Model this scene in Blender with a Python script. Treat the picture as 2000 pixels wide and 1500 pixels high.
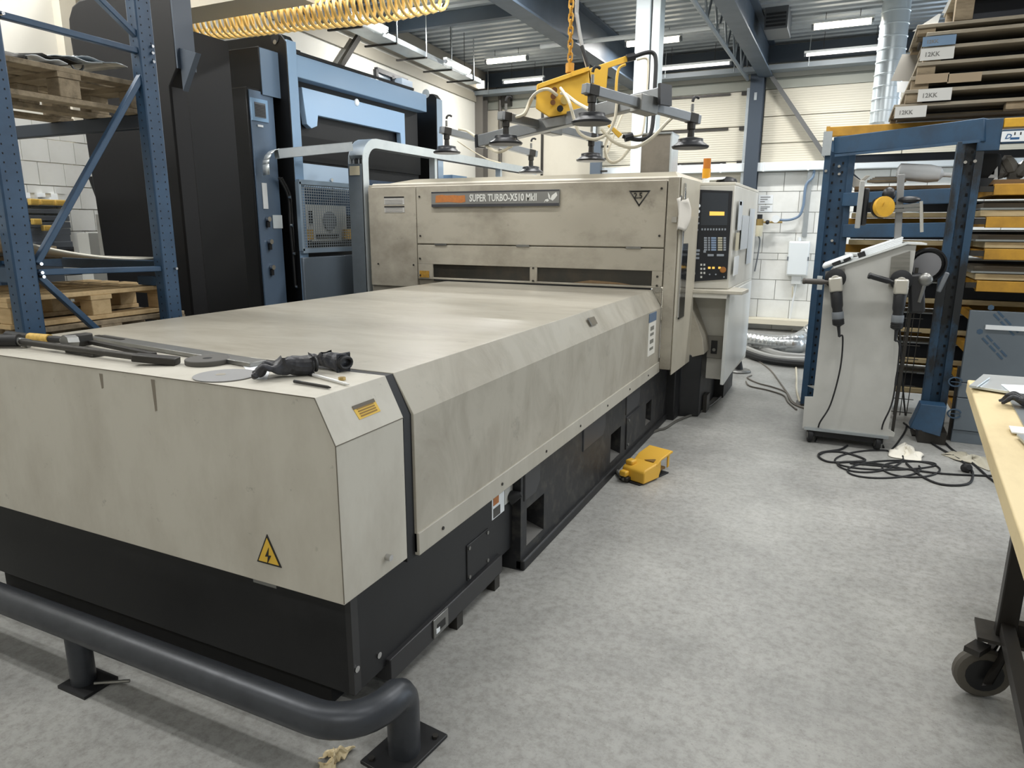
import bpy, math, random
from mathutils import Vector, Matrix, noise
random.seed(7)
for o in list(bpy.data.objects): bpy.data.objects.remove(o)
SC = bpy.context.scene
COL = SC.collection
# ---------------------------------------------------------------- camera
YAW, PITCH, ROLL, FPX, EYE = 0.44113695, 0.22451114, 0.00370312, 1352.0, Vector((0, 0, 1.65))
_cy, _sy, _cp, _sp = math.cos(YAW), math.sin(YAW), math.cos(PITCH), math.sin(PITCH)
_fw = Vector((-_sy*_cp, _cy*_cp, -_sp)); _r = Vector((_cy, _sy, 0)); _u = _r.cross(_fw)
_cr, _sr = math.cos(ROLL), math.sin(ROLL)
_r2 = _r*_cr + _u*_sr; _u2 = -_r*_sr + _u*_cr
MC = Matrix((_r2, _u2, -_fw)).transposed()
cam_d = bpy.data.cameras.new('camera'); cam_d.sensor_fit = 'HORIZONTAL'; cam_d.sensor_width = 36
cam_d.lens = 36*FPX/2000; cam_d.clip_start = 0.05; cam_d.clip_end = 200
cam = bpy.data.objects.new('camera', cam_d); COL.objects.link(cam)
cam.matrix_world = Matrix.Translation(EYE) @ MC.to_4x4(); SC.camera = cam
def P(x, y, ax, val):
    """photo pixel (2000x1500) -> point on the plane coordinate[ax] = val"""
    v = MC @ Vector(((x-1000)/FPX, -(y-750)/FPX, -1.0)); t = (val-EYE[ax])/v[ax]
    return EYE + v*t
def PN(x, y, p0, n):
    """photo pixel -> point on the plane through p0 with normal n"""
    v = MC @ Vector(((x-1000)/FPX, -(y-750)/FPX, -1.0)); t = (p0-EYE).dot(n)/v.dot(n)
    return EYE + v*t
# ---------------------------------------------------------------- world, lamps, exposure
SC.view_settings.view_transform = 'Standard'; SC.view_settings.look = 'None'; SC.view_settings.gamma = 1
SC.view_settings.use_curve_mapping = False; SC.view_settings.exposure = -0.33
W = bpy.data.worlds.new('daylight'); SC.world = W; W.use_nodes = True
W.node_tree.nodes['Background'].inputs[0].default_value = (0.86, 0.93, 1.0, 1)
W.node_tree.nodes['Background'].inputs[1].default_value = 0.55
def area(name, loc, rot, sx, sy, power, col=(1, 0.995, 0.975)):
    l = bpy.data.lights.new(name, 'AREA'); l.shape = 'RECTANGLE'; l.size = sx; l.size_y = sy; l.energy = power; l.color = col
    o = bpy.data.objects.new(name, l); COL.objects.link(o); o.location = loc; o.rotation_euler = rot; return o
# rows of ceiling tubes of the hall that stand above and behind the photographer
for x in (-4.6, -2.3, 0.2, 2.7):
    for y in (-2.0, 1.2, 4.4):
        area('ceiling_area_light', (x, y, 4.18), (0, 0, 0), 1.5, 0.16, 27 if y == 1.2 else 24 if (x < 0 and y < 0) else 62)
for x in (-2.6, 0.4, 3.0):  # unseen row added to brighten the pale column and far hall
    area('ceiling_area_light', (x, 6.7, 4.18), (0, 0, 0), 1.5, 0.16, 85)
for y in (0.8, 2.8):  # unseen lights added to brighten the left wall
    area('ceiling_area_light', (-5.1, y, 4.18), (0, 0, 0), 1.5, 0.16, 98)
# light given off by the four lit ceiling tubes in view
for x, y in ((-0.32, 10.61), (-5.12, 10.6), (-4.98, 7.91), (-2.75, 10.47)):
    area('ceiling_area_light', (x, y, 4.155), (0, 0, 0), 0.6, 0.06, 75)
# daylight through the open loading door on the right
area('loading_door_daylight', (6.0, 9.0, 2.0), (math.radians(82), 0, math.radians(118)), 3.6, 3.4, 260, (0.78, 0.89, 1.0))
# ---------------------------------------------------------------- helpers
def lin(h):
    h = h.lstrip('#'); r = []
    for i in (0, 2, 4):
        c = int(h[i:i+2], 16)/255; r.append(c/12.92 if c <= 0.04045 else ((c+0.055)/1.055)**2.4)
    return (*r, 1)
MATS = {}
def mat(name, hexcol, rough=0.6, metal=0.0, var=0.0, scale=6.0, dark=None, bump=0.0, bscale=60.0, spec=0.5, emit=0.0, alpha=None, stretch=None, trans=0.0, lo=0.42, hi=0.68, dist=0.0, spots=0.0, spscale=9.0):
    if name in MATS: return MATS[name]
    m = bpy.data.materials.new(name); m.use_nodes = True; nt = m.node_tree; N = nt.nodes; L = nt.links
    b = N['Principled BSDF']; b.inputs['Base Color'].default_value = lin(hexcol); b.inputs['Roughness'].default_value = rough
    b.inputs['Metallic'].default_value = metal; b.inputs['Specular IOR Level'].default_value = spec
    if var or bump:
        tc = N.new('ShaderNodeTexCoord'); mp = N.new('ShaderNodeMapping'); L.new(tc.outputs['Object'], mp.inputs[0])
        if stretch: mp.inputs['Scale'].default_value = stretch
    if var:
        nz = N.new('ShaderNodeTexNoise'); nz.inputs['Scale'].default_value = scale; nz.inputs['Detail'].default_value = 7; nz.inputs['Roughness'].default_value = 0.65
        L.new(mp.outputs[0], nz.inputs['Vector'])
        cr = N.new('ShaderNodeValToRGB'); cr.color_ramp.elements[0].position = lo; cr.color_ramp.elements[1].position = hi
        d = lin(dark) if dark else tuple(c*0.5 for c in lin(hexcol)[:3])+(1,)
        a = lin(hexcol)
        cr.color_ramp.elements[0].color = a; cr.color_ramp.elements[1].color = tuple(a[i]*(1-var)+d[i]*var for i in range(3))+(1,)
        L.new(nz.outputs['Fac'], cr.inputs[0]); L.new(cr.outputs[0], b.inputs['Base Color'])
        nz.inputs['Distortion'].default_value = dist
        if spots:
            ns = N.new('ShaderNodeTexNoise'); ns.inputs['Scale'].default_value = spscale; ns.inputs['Detail'].default_value = 5; ns.inputs['Roughness'].default_value = 0.7; L.new(tc.outputs['Object'], ns.inputs['Vector'])
            c2 = N.new('ShaderNodeValToRGB'); c2.color_ramp.elements[0].position = 0.63; c2.color_ramp.elements[1].position = 0.73; c2.color_ramp.elements[0].color = (1, 1, 1, 1); c2.color_ramp.elements[1].color = (1-spots, 1-spots, 1-spots, 1)
            L.new(ns.outputs['Fac'], c2.inputs[0]); mx = N.new('ShaderNodeMix'); mx.data_type = 'RGBA'; mx.blend_type = 'MULTIPLY'; mx.inputs[0].default_value = 1
            L.new(cr.outputs[0], mx.inputs[6]); L.new(c2.outputs[0], mx.inputs[7]); L.new(mx.outputs[2], b.inputs['Base Color'])
        rr = N.new('ShaderNodeMapRange'); rr.inputs['To Min'].default_value = max(0, rough-0.08); rr.inputs['To Max'].default_value = min(1, rough+0.12)
        L.new(nz.outputs['Fac'], rr.inputs[0]); L.new(rr.outputs[0], b.inputs['Roughness'])
    if bump:
        n2 = N.new('ShaderNodeTexNoise'); n2.inputs['Scale'].default_value = bscale; n2.inputs['Detail'].default_value = 4
        L.new(mp.outputs[0], n2.inputs['Vector']); bp = N.new('ShaderNodeBump'); bp.inputs['Strength'].default_value = bump; bp.inputs['Distance'].default_value = 0.01
        L.new(n2.outputs['Fac'], bp.inputs['Height']); L.new(bp.outputs[0], b.inputs['Normal'])
    if emit:
        b.inputs['Emission Color'].default_value = lin(hexcol); b.inputs['Emission Strength'].default_value = emit
    if trans: b.inputs['Transmission Weight'].default_value = trans
    if alpha is not None: b.inputs['Alpha'].default_value = alpha
    MATS[name] = m; return m
ORG = {}
class B:
    def __init__(s): s.v = []; s.f = []
    def _add(s, vs, fs):
        n = len(s.v); s.v += [Vector(v) for v in vs]; s.f += [tuple(i+n for i in f) for f in fs]; return s
    def box(s, x0, x1, y0, y1, z0, z1):
        x0, x1 = min(x0, x1), max(x0, x1); y0, y1 = min(y0, y1), max(y0, y1); z0, z1 = min(z0, z1), max(z0, z1)
        return s._add([(x0,y0,z0),(x1,y0,z0),(x1,y1,z0),(x0,y1,z0),(x0,y0,z1),(x1,y0,z1),(x1,y1,z1),(x0,y1,z1)],
                      [(0,3,2,1),(4,5,6,7),(0,1,5,4),(1,2,6,5),(2,3,7,6),(3,0,4,7)])
    def obox(s, c, size, R=None):
        c = Vector(c); R = R or Matrix.Identity(3); h = Vector(size)/2
        vs = [c + R @ Vector((sx*h.x, sy*h.y, sz*h.z)) for sz in (-1,1) for sx, sy in ((-1,-1),(1,-1),(1,1),(-1,1))]
        return s._add(vs, [(0,3,2,1),(4,5,6,7),(0,1,5,4),(1,2,6,5),(2,3,7,6),(3,0,4,7)])
    def beam(s, p0, p1, w, h, up=(0,0,1)):
        p0 = Vector(p0); p1 = Vector(p1); d = (p1-p0); l = d.length; d.normalize(); u = Vector(up); sd = d.cross(u)
        if sd.length < 1e-4: sd = d.cross(Vector((1,0,0)))
        sd.normalize(); u = sd.cross(d)
        R = Matrix((d, sd, u)).transposed(); return s.obox((p0+p1)/2, (l, w, h), R)
    def poly(s, pts, vec):
        pts = [Vector(p) for p in pts]; vec = Vector(vec); n = len(pts)
        nrm = Vector((0,0,0))
        for i in range(n): nrm += pts[i].cross(pts[(i+1) % n])
        if nrm.dot(vec) > 0: pts.reverse()
        fs = [tuple(range(n)), tuple(reversed(range(n, 2*n)))]
        for i in range(n):
            j = (i+1) % n; fs.append((i, i+n, j+n, j))
        return s._add(pts + [p+vec for p in pts], fs)
    def prism(s, pts, axis, a0, a1):
        if axis == 'x': q = [(a0, p[0], p[1]) for p in pts]; v = (a1-a0, 0, 0)
        elif axis == 'y': q = [(p[0], a0, p[1]) for p in pts]; v = (0, a1-a0, 0)
        else: q = [(p[0], p[1], a0) for p in pts]; v = (0, 0, a1-a0)
        return s.poly(q, v)
    def tube(s, path, r, n=8, closed=False, caps=True):
        path = [Vector(p) for p in path]; m = len(path); rs = r if isinstance(r, (list, tuple)) else [r]*m
        t = []
        for i in range(m):
            a = path[(i-1) % m] if (closed or i > 0) else path[i]; b = path[(i+1) % m] if (closed or i < m-1) else path[i]
            d = b-a; t.append(d.normalized() if d.length > 1e-9 else Vector((0,0,1)))
        u = t[0].cross(Vector((0,0,1)))
        if u.length < 0.05: u = t[0].cross(Vector((1,0,0)))
        u.normalize(); vs = []
        for i in range(m):
            u = u - t[i]*u.dot(t[i]); u.normalize(); w = t[i].cross(u)
            for k in range(n):
                a = 2*math.pi*k/n; vs.append(path[i] + (u*math.cos(a)+w*math.sin(a))*rs[i])
        fs = []
        for i in range(m if closed else m-1):
            j = (i+1) % m
            for k in range(n):
                l = (k+1) % n; fs.append((i*n+k, i*n+l, j*n+l, j*n+k))
        if caps and not closed: fs += [tuple(reversed(range(n))), tuple(range((m-1)*n, m*n))]
        return s._add(vs, fs)
    def cyl(s, p0, p1, r, r1=None, n=16): return s.tube([p0, p1], [r, r if r1 is None else r1], n)
    def lathe(s, prof, org=(0,0,0), ax=(0,0,1), n=20):
        ax = Vector(ax).normalized(); org = Vector(org); u = ax.cross(Vector((1,0,0)))
        if u.length < 0.1: u = ax.cross(Vector((0,1,0)))
        u.normalize(); w = ax.cross(u); vs = []; m = len(prof)
        for r, h in prof:
            for k in range(n):
                a = 2*math.pi*k/n; vs.append(org + ax*h + (u*math.cos(a)+w*math.sin(a))*max(r, 1e-5))
        fs = [(i*n+k, i*n+(k+1) % n, (i+1)*n+(k+1) % n, (i+1)*n+k) for i in range(m-1) for k in range(n)]
        fs += [tuple(reversed(range(n))), tuple(range((m-1)*n, m*n))]
        return s._add(vs, fs)
    def sph(s, c, r, sc=(1,1,1), n=12, R=None):
        c = Vector(c); R = R or Matrix.Identity(3); vs = []; k = n//2
        for i in range(k+1):
            th = math.pi*i/k
            for j in range(n):
                a = 2*math.pi*j/n
                vs.append(c + R @ Vector((r*sc[0]*math.sin(th)*math.cos(a), r*sc[1]*math.sin(th)*math.sin(a), r*sc[2]*math.cos(th))))
        fs = [(i*n+j, (i+1)*n+j, (i+1)*n+(j+1) % n, i*n+(j+1) % n) for i in range(k) for j in range(n)]
        return s._add(vs, fs)
    def quad(s, a, b, c, d): return s._add([a, b, c, d], [(0, 1, 2, 3)])
    def grid(s, fn, nu, nv):
        vs = [fn(i/nu, j/nv) for i in range(nu+1) for j in range(nv+1)]
        return s._add(vs, [(i*(nv+1)+j, (i+1)*(nv+1)+j, (i+1)*(nv+1)+j+1, i*(nv+1)+j+1) for i in range(nu) for j in range(nv)])
    def build(s, name, m, parent=None, bevel=0.0, solid=0.0, sharp=35, loc=None):
        me = bpy.data.meshes.new(name); off = Vector(loc) if loc else ORG.get(parent.name, Vector()) if parent else Vector()
        me.from_pydata([tuple(v-off) for v in s.v], [], s.f); me.validate()
        me.materials.append(m)
        for p in me.polygons: p.use_smooth = True
        me.set_sharp_from_angle(angle=math.radians(sharp)); me.update()
        o = bpy.data.objects.new(name, me); COL.objects.link(o)
        if parent: o.parent = parent; ORG[o.name] = off
        elif loc: o.location = off; ORG[o.name] = off
        if solid:
            md = o.modifiers.new('solid', 'SOLIDIFY'); md.thickness = solid; md.offset = 0
        if bevel:
            md = o.modifiers.new('bevel', 'BEVEL'); md.width = bevel; md.segments = 2; md.limit_method = 'ANGLE'; md.angle_limit = math.radians(40)
        return o
def tag(o, label=None, cat=None, group=None, kind=None):
    if label: o['label'] = label
    if cat: o['category'] = cat
    if group: o['group'] = group
    if kind: o['kind'] = kind
    return o
def thing(name, loc, label, cat, group=None):
    e = bpy.data.objects.new(name, None); COL.objects.link(e); e.location = loc; e.empty_display_size = 0.1
    ORG[e.name] = Vector(loc); return tag(e, label, cat, group)
def dup(root, loc, label=None, group=None, rotz=None):
    r = root.copy(); COL.objects.link(r); r.location = loc
    if rotz is not None: r.rotation_euler = (0, 0, rotz)
    if label: r['label'] = label
    if group: r['group'] = group
    ORG[r.name] = Vector(loc)
    for ch in list(root.children):
        c = ch.copy(); COL.objects.link(c); c.parent = r
        for g in list(ch.children):
            d = g.copy(); COL.objects.link(d); d.parent = c
    return r
def struct(o): o['kind'] = 'structure'; return o
def text(s, size, org, right, up, m, parent, name='lettering', depth=0.0012, label=None, align='LEFT', sx=1.0):
    cu = bpy.data.curves.new(name, 'FONT'); cu.body = s; cu.size = size; cu.extrude = depth; cu.align_x = align; cu.resolution_u = 2; cu.offset = size*0.022
    t = bpy.data.objects.new('tmp', cu); COL.objects.link(t)
    bpy.context.view_layer.update()
    me = bpy.data.meshes.new_from_object(t.evaluated_get(bpy.context.evaluated_depsgraph_get()))
    bpy.data.objects.remove(t); bpy.data.curves.remove(cu)
    r = Vector(right).normalized(); u = Vector(up).normalized(); n = r.cross(u)
    M = Matrix((r*sx, u, n)).transposed(); off = ORG.get(parent.name, Vector()) if parent else Vector()
    for v in me.vertices: v.co = M @ v.co + Vector(org) - off
    me.materials.clear(); me.materials.append(m); me.name = name
    o = bpy.data.objects.new(name, me); COL.objects.link(o)
    if parent: o.parent = parent; ORG[o.name] = off
    if label: o['label'] = label
    return o
def rot(ax, deg): return Matrix.Rotation(math.radians(deg), 3, ax)
def arc(c, r, a0, a1, n, u, w):
    c = Vector(c); u = Vector(u); w = Vector(w)
    return [c + u*(r*math.cos(a0+(a1-a0)*i/n)) + w*(r*math.sin(a0+(a1-a0)*i/n)) for i in range(n+1)]
def smoothpath(pts, k=6):
    pts = [Vector(p) for p in pts]; out = []
    for i in range(len(pts)-1):
        p0 = pts[max(i-1, 0)]; p1 = pts[i]; p2 = pts[i+1]; p3 = pts[min(i+2, len(pts)-1)]
        for j in range(k):
            t = j/k
            out.append(0.5*((2*p1)+(p2-p0)*t+(2*p0-5*p1+4*p2-p3)*t*t+(3*p1-p0-3*p2+p3)*t**3))
    out.append(pts[-1]); return out
X, Y, Z = Vector((1,0,0)), Vector((0,1,0)), Vector((0,0,1))
# ---------------------------------------------------------------- materials
beige = mat('beige_paint', '#aea99c', 0.3, var=0.5, scale=2.4, dark='#857d6e', stretch=(0.7, 2.0, 1.2), dist=0.7, spots=0.22, spscale=7, bump=0.02, bscale=90)
beige_side = mat('beige_side_paint', '#b3afa3', 0.4, var=0.35, scale=2.6, dark='#857d6d', stretch=(1, 1, 0.35))
turret_paint = mat('grimy_beige_paint', '#aca698', 0.45, var=0.7, scale=2.0, dark='#6b6457', stretch=(0.7, 1, 1), spots=0.3, spscale=6)
cab_paint = mat('pale_grey_paint', '#cfcdc4', 0.32, var=0.25, scale=2.0, dark='#a5a093')
black_paint = mat('black_base_paint', '#121315', 0.5, var=0.4, scale=9, dark='#29292b')
scuffed_black = mat('scuffed_black_casting', '#1b1c1f', 0.5, var=0.8, scale=14, dark='#4a4842', bump=0.08, bscale=30, lo=0.48, hi=0.75)
rubber = mat('black_rubber', '#17181a', 0.62)
dark_void = mat('dark_inside', '#0b0b0c', 0.8)
pb_black = mat('press_black_gloss', '#0d0e10', 0.45, spec=0.3)
pb_sheen = mat('press_blue_reflection', '#86a3c1', 0.26, spec=0.7)  # blue reflection on the black press, put into the base colour
rack_blue = mat('rack_blue_paint', '#274561', 0.42, var=0.45, scale=6, dark='#182b40')
rack_blue2 = mat('worn_rack_blue_paint', '#2a4b68', 0.48, var=0.6, scale=4, dark='#25303c')
yellow = mat('yellow_paint', '#d8a62c', 0.45, var=0.3, scale=8, dark='#8a6420')
yellow_beam = mat('yellow_beam_paint', '#c3922f', 0.5, var=0.45, scale=5, dark='#6d4d22')
steel = mat('dull_steel', '#8d8d8a', 0.38, 0.85, var=0.3, scale=8)
galv = mat('galvanised_sheet', '#b9c0c4', 0.34, 0.8, var=0.25, scale=5, dark='#7f878c')
galv_bright = mat('bright_zinc_sheet', '#d6dde0', 0.3, 0.55, var=0.2, scale=7, dark='#9aa3a8')
alu = mat('aluminium_profile', '#8f9294', 0.4, 0.7, var=0.15, scale=12)
pale_column = mat('pale_blue_white_paint', '#dfe9ee', 0.4)
dark_steel = mat('dark_steel', '#3f3d3a', 0.45, 0.6, var=0.4, scale=14)
old_wood = mat('weathered_pallet_wood', '#978870', 0.8, var=0.6, scale=5, dark='#4a3f30', stretch=(1, 4, 4), bump=0.1)
fresh_wood = mat('pale_pine_wood', '#cbb084', 0.7, var=0.4, scale=4, dark='#8f7048', stretch=(1, 6, 6))
white_paint = mat('white_plastic', '#dfe3e4', 0.4)
paper = mat('white_paper', '#e8ecee', 0.75)
black_plastic = mat('black_plastic', '#1c1d20', 0.4)
grey_plastic = mat('grey_plastic', '#70757a', 0.5)
cream_hose = mat('cream_air_hose', '#d8d0ba', 0.45)
label_yellow = mat('yellow_label', '#d9b13c', 0.5)
orange_print = mat('orange_print', '#b9743a', 0.55, var=0.5, scale=40, dark='#8c5a3c')
white_print = mat('white_print', '#d9dad6', 0.5)
black_print = mat('black_print', '#1d1c1b', 0.55)
chrome = mat('chrome', '#c9c9c9', 0.18, 1.0)
# ================================================================ the hall
def floor_mat():
    m = bpy.data.materials.new('polished_concrete'); m.use_nodes = True; nt = m.node_tree; N = nt.nodes; L = nt.links; b = N['Principled BSDF']
    tc = N.new('ShaderNodeTexCoord')
    def nz(scale, det, rough=0.6):
        n = N.new('ShaderNodeTexNoise'); n.inputs['Scale'].default_value = scale; n.inputs['Detail'].default_value = det; n.inputs['Roughness'].default_value = rough
        L.new(tc.outputs['Object'], n.inputs['Vector']); return n
    a = nz(0.9, 8, 0.7); c = nz(26, 9, 0.78); d = nz(100, 3)
    r1 = N.new('ShaderNodeValToRGB'); r1.color_ramp.elements[0].position = 0.34; r1.color_ramp.elements[1].position = 0.66
    r1.color_ramp.elements[0].color = lin('#8e8e8b'); r1.color_ramp.elements[1].color = lin('#b0b0ac'); L.new(a.outputs['Fac'], r1.inputs[0])
    r2 = N.new('ShaderNodeValToRGB'); r2.color_ramp.elements[0].position = 0.30; r2.color_ramp.elements[1].position = 0.56
    r2.color_ramp.elements[0].color = lin('#b9b6b0'); r2.color_ramp.elements[1].color = (1, 1, 1, 1); L.new(c.outputs['Fac'], r2.inputs[0])
    mx = N.new('ShaderNodeMix'); mx.data_type = 'RGBA'; mx.blend_type = 'MULTIPLY'; mx.inputs[0].default_value = 0.75
    L.new(r1.outputs[0], mx.inputs[6]); L.new(r2.outputs[0], mx.inputs[7])
    r3 = N.new('ShaderNodeValToRGB'); r3.color_ramp.elements[0].position = 0.27; r3.color_ramp.elements[1].position = 0.36
    r3.color_ramp.elements[0].color = lin('#77746e'); r3.color_ramp.elements[1].color = (1, 1, 1, 1); L.new(d.outputs['Fac'], r3.inputs[0])
    m2 = N.new('ShaderNodeMix'); m2.data_type = 'RGBA'; m2.blend_type = 'MULTIPLY'; m2.inputs[0].default_value = 0.5
    L.new(mx.outputs[2], m2.inputs[6]); L.new(r3.outputs[0], m2.inputs[7]); L.new(m2.outputs[2], b.inputs['Base Color'])
    rr = N.new('ShaderNodeMapRange'); rr.inputs['To Min'].default_value = 0.3; rr.inputs['To Max'].default_value = 0.55
    L.new(c.outputs['Fac'], rr.inputs[0]); L.new(rr.outputs[0], b.inputs['Roughness'])
    bp = N.new('ShaderNodeBump'); bp.inputs['Strength'].default_value = 0.06; bp.inputs['Distance'].default_value = 0.01
    L.new(c.outputs['Fac'], bp.inputs['Height']); L.new(bp.outputs[0], b.inputs['Normal']); return m
YB = 12.1; ZC = 4.36
struct(B().box(-8.0, 8.5, -4.7, -4.5, 0, ZC).build('wall_front', mat('cream_front_wall', '#cfc9ba', 0.6)))
struct(B().box(-8.0, 8.5, -4.5, YB+0.3, -0.2, 0).build('floor', floor_mat()))
# corrugated steel deck
deck = B(); prof = []; y = -4.5
while y < YB+0.2:
    prof += [(y, ZC), (y+0.09, ZC), (y+0.115, ZC+0.055), (y+0.18, ZC+0.055)]; y += 0.205
n = len(prof)
deck._add([(-7.6, p[0], p[1]) for p in prof]+[(8.5, p[0], p[1]) for p in prof], [(i, i+n, i+n+1, i+1) for i in range(n-1)])
deck.box(-7.6, 8.5, -4.5, YB+0.2, ZC+0.08, ZC+0.16)
struct(deck.build('ceiling', mat('grey_roof_deck', '#a6adb2', 0.42, 0.3, var=0.2, scale=3), sharp=20))
# --- back wall
wall_cream = mat('cream_cladding', '#cfc9ba', 0.55, var=0.25, scale=1.2, dark='#a59e8e')
grout = mat('grey_mortar', '#b2b2ae', 0.9)
block_m = mat('white_painted_block', '#e8e9e5', 0.65, var=0.2, scale=3, dark='#b3b0a4')
wb = struct(B().box(-6.9, 2.7, YB, YB+0.25, 0, ZC).build('wall_back', grout, loc=(0, YB, 0)))
zj = [0.0, 0.17, 0.49, 0.81, 1.13, 1.235, 1.555, 1.875, 2.195, 2.49]
bm_cache = {}
for r in range(len(zj)-1):
    h = zj[r+1]-zj[r]-0.009; x = -1.95-(0.25 if r % 2 else 0)
    while x < 2.65:
        key = round(h, 3)
        if key not in bm_cache:
            o = B().box(0, 0.481, -0.02, 0.01, 0, h).build('block', block_m); bm_cache[key] = o
        else:
            o = bm_cache[key].copy(); COL.objects.link(o)
        o.parent = wb; o.location = (x, random.uniform(-0.003, 0.003), zj[r]+0.006); x += 0.49
# cladding panels on either side of the blue column
def rib_mat(name, col):
    m = mat(name, col, 0.5); nt = m.node_tree; N = nt.nodes; L = nt.links
    tc = N.new('ShaderNodeTexCoord'); wv = N.new('ShaderNodeTexWave'); wv.bands_direction = 'Z'; wv.inputs['Scale'].default_value = 9
    L.new(tc.outputs['Object'], wv.inputs['Vector']); bp = N.new('ShaderNodeBump'); bp.inputs['Strength'].default_value = 0.35; bp.inputs['Distance'].default_value = 0.01
    L.new(wv.outputs['Fac'], bp.inputs['Height']); L.new(bp.outputs[0], N['Principled BSDF'].inputs['Normal']); return m
rib = rib_mat('ribbed_cream_cladding', '#d3cdbc')
for x0, x1 in ((-1.36, 0.6), (0.61, 2.68)):
    for z0, z1 in ((2.5, 2.92), (2.93, 3.32), (3.33, 3.72)):
        B().box(x0, x1, YB-0.035, YB+0.01, z0, z1).build('cladding_panel', rib, wb, bevel=0.006)
grey_shadow_band = mat('grey_shadow_band', '#97998f', 0.55)
pale_shadow_band = mat('pale_grey_shadow_band', '#b3b1a6', 0.55)
for x0, x1 in ((-6.2, -4.1), (-4.08, -1.58), (-1.36, 2.68)):  # shadow bands across the wall top, painted as grey strips
    B().box(x0, x1, YB-0.045, YB+0.01, 3.725, 3.88).build('shadow_band', grey_shadow_band, wb)
    B().box(x0, x1, YB-0.04, YB+0.01, 3.885, 4.1).build('shadow_band', pale_shadow_band, wb)
# concrete panels to the left
for x0, x1 in ((-6.9, -5.99), (-5.97, -5.13), (-5.11, -4.12)):
    B().box(x0, x1, YB-0.03, YB+0.01, 0.3, 3.72).build('wall_panel', wall_cream, wb, bevel=0.006)
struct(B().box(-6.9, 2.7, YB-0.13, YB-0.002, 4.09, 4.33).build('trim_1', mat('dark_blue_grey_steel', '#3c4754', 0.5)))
# --- sectional door
dr = thing('door_1', (-2.9, YB-0.05, 0), None, None); dr['kind'] = 'structure'
door_m = rib_mat('cream_door_section', '#cbc6b6')
for k in range(7):
    z0 = 0.05+k*0.525; B().box(-4.06, -1.62, YB-0.07, YB-0.02, z0, z0+0.513).build('door_section', door_m, dr, bevel=0.006)
for z in (3.69, 3.17, 2.65):
    B().box(-3.03, -1.88, YB-0.09, YB-0.068, z-0.02, z+0.015).build('stiffener_bar', dark_steel, dr)
    for x in (-4.02, -1.66): B().box(x-0.05, x+0.05, YB-0.1, YB-0.068, z-0.03, z+0.03).build('hinge', dark_steel, dr)
for x in (-4.1, -1.6): B().box(x-0.025, x+0.025, YB-0.14, YB-0.07, 0, 3.75).build('guide_rail', galv, dr)
# --- daylight window high in the back wall, behind the pallet stack
w2 = thing('window_2', (1.5, YB-0.06, 3.6), None, None); w2['kind'] = 'structure'
sky_glass = mat('daylit_window_glass', '#cfe2f5', 0.2, emit=7.0)
for k in range(3): B().box(0.72+k*0.62, 1.30+k*0.62, YB-0.06, YB-0.05, 3.30, 4.02).build('pane', sky_glass, w2)
for z in (3.26, 4.03): B().box(0.66, 2.6, YB-0.085, YB-0.046, z, z+0.035).build('window_frame', white_paint, w2)
for k in range(4): B().box(0.68+k*0.62-0.018, 0.68+k*0.62+0.022, YB-0.085, YB-0.046, 3.26, 4.06).build('mullion', white_paint, w2)
# --- left wall
LP = Vector((-6.339, 12.1, 0)); LD = Vector((0.0794, -0.9968, 0)); LN = Vector((0.9968, 0.0794, 0))
def PL(x, y, off=0): return PN(x, y, LP+LN*off, LN)
def lw(s, off, z): return LP+LD*s+LN*off+Z*z
def lbox(b, s0, s1, o0, o1, z0, z1):
    vs = [lw(s, o, z) for z in (z0, z1) for s, o in ((s0, o0), (s1, o0), (s1, o1), (s0, o1))]
    return b._add(vs, [(0,1,2,3),(4,7,6,5),(0,4,5,1),(1,5,6,2),(2,6,7,3),(3,7,4,0)])
wl = struct(lbox(B(), -0.3, 17, -0.25, 0, 0, ZC).build('wall_left', mat('cream_wall_paint', '#dcd9cf', 0.6, var=0.2, scale=1.0, dark='#b4ad9c'), loc=tuple(LP)))
lblk = []
RL = Matrix((LD, LN, Z)).transposed()
for r in range(13):
    s = 6.55-(0.105 if r % 2 else 0)
    while s < 10.6:
        if not lblk: o = B().obox((0.1, 0.005, 0.082), (0.203, 0.02, 0.163), RL).build('block', block_m); lblk.append(o)
        else: o = lblk[0].copy(); COL.objects.link(o)
        o.parent = wl; o.location = LD*s+LN*random.uniform(0, 0.003)+Z*(0.24+r*0.17); s += 0.21
p0 = PL(610, 50); p1 = PL(900, 176)
s0 = (p0-LP).dot(LD); s1 = (p1-LP).dot(LD); zz = (p0.z+p1.z)/2
struct(lbox(B(), 0.3, s0+2.5, 0.0, 0.03, zz-0.11, zz+0.04).build('trim_2', mat('dark_stripe_grey', '#a09a8c', 0.6)))  # dark grey stripe along the left wall
struct(lbox(B(), 0, 17, 0.0, 0.12, 4.02, ZC-0.005).build('trim_3', mat('grey_edge_beam', '#8a857c', 0.5)))
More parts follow.
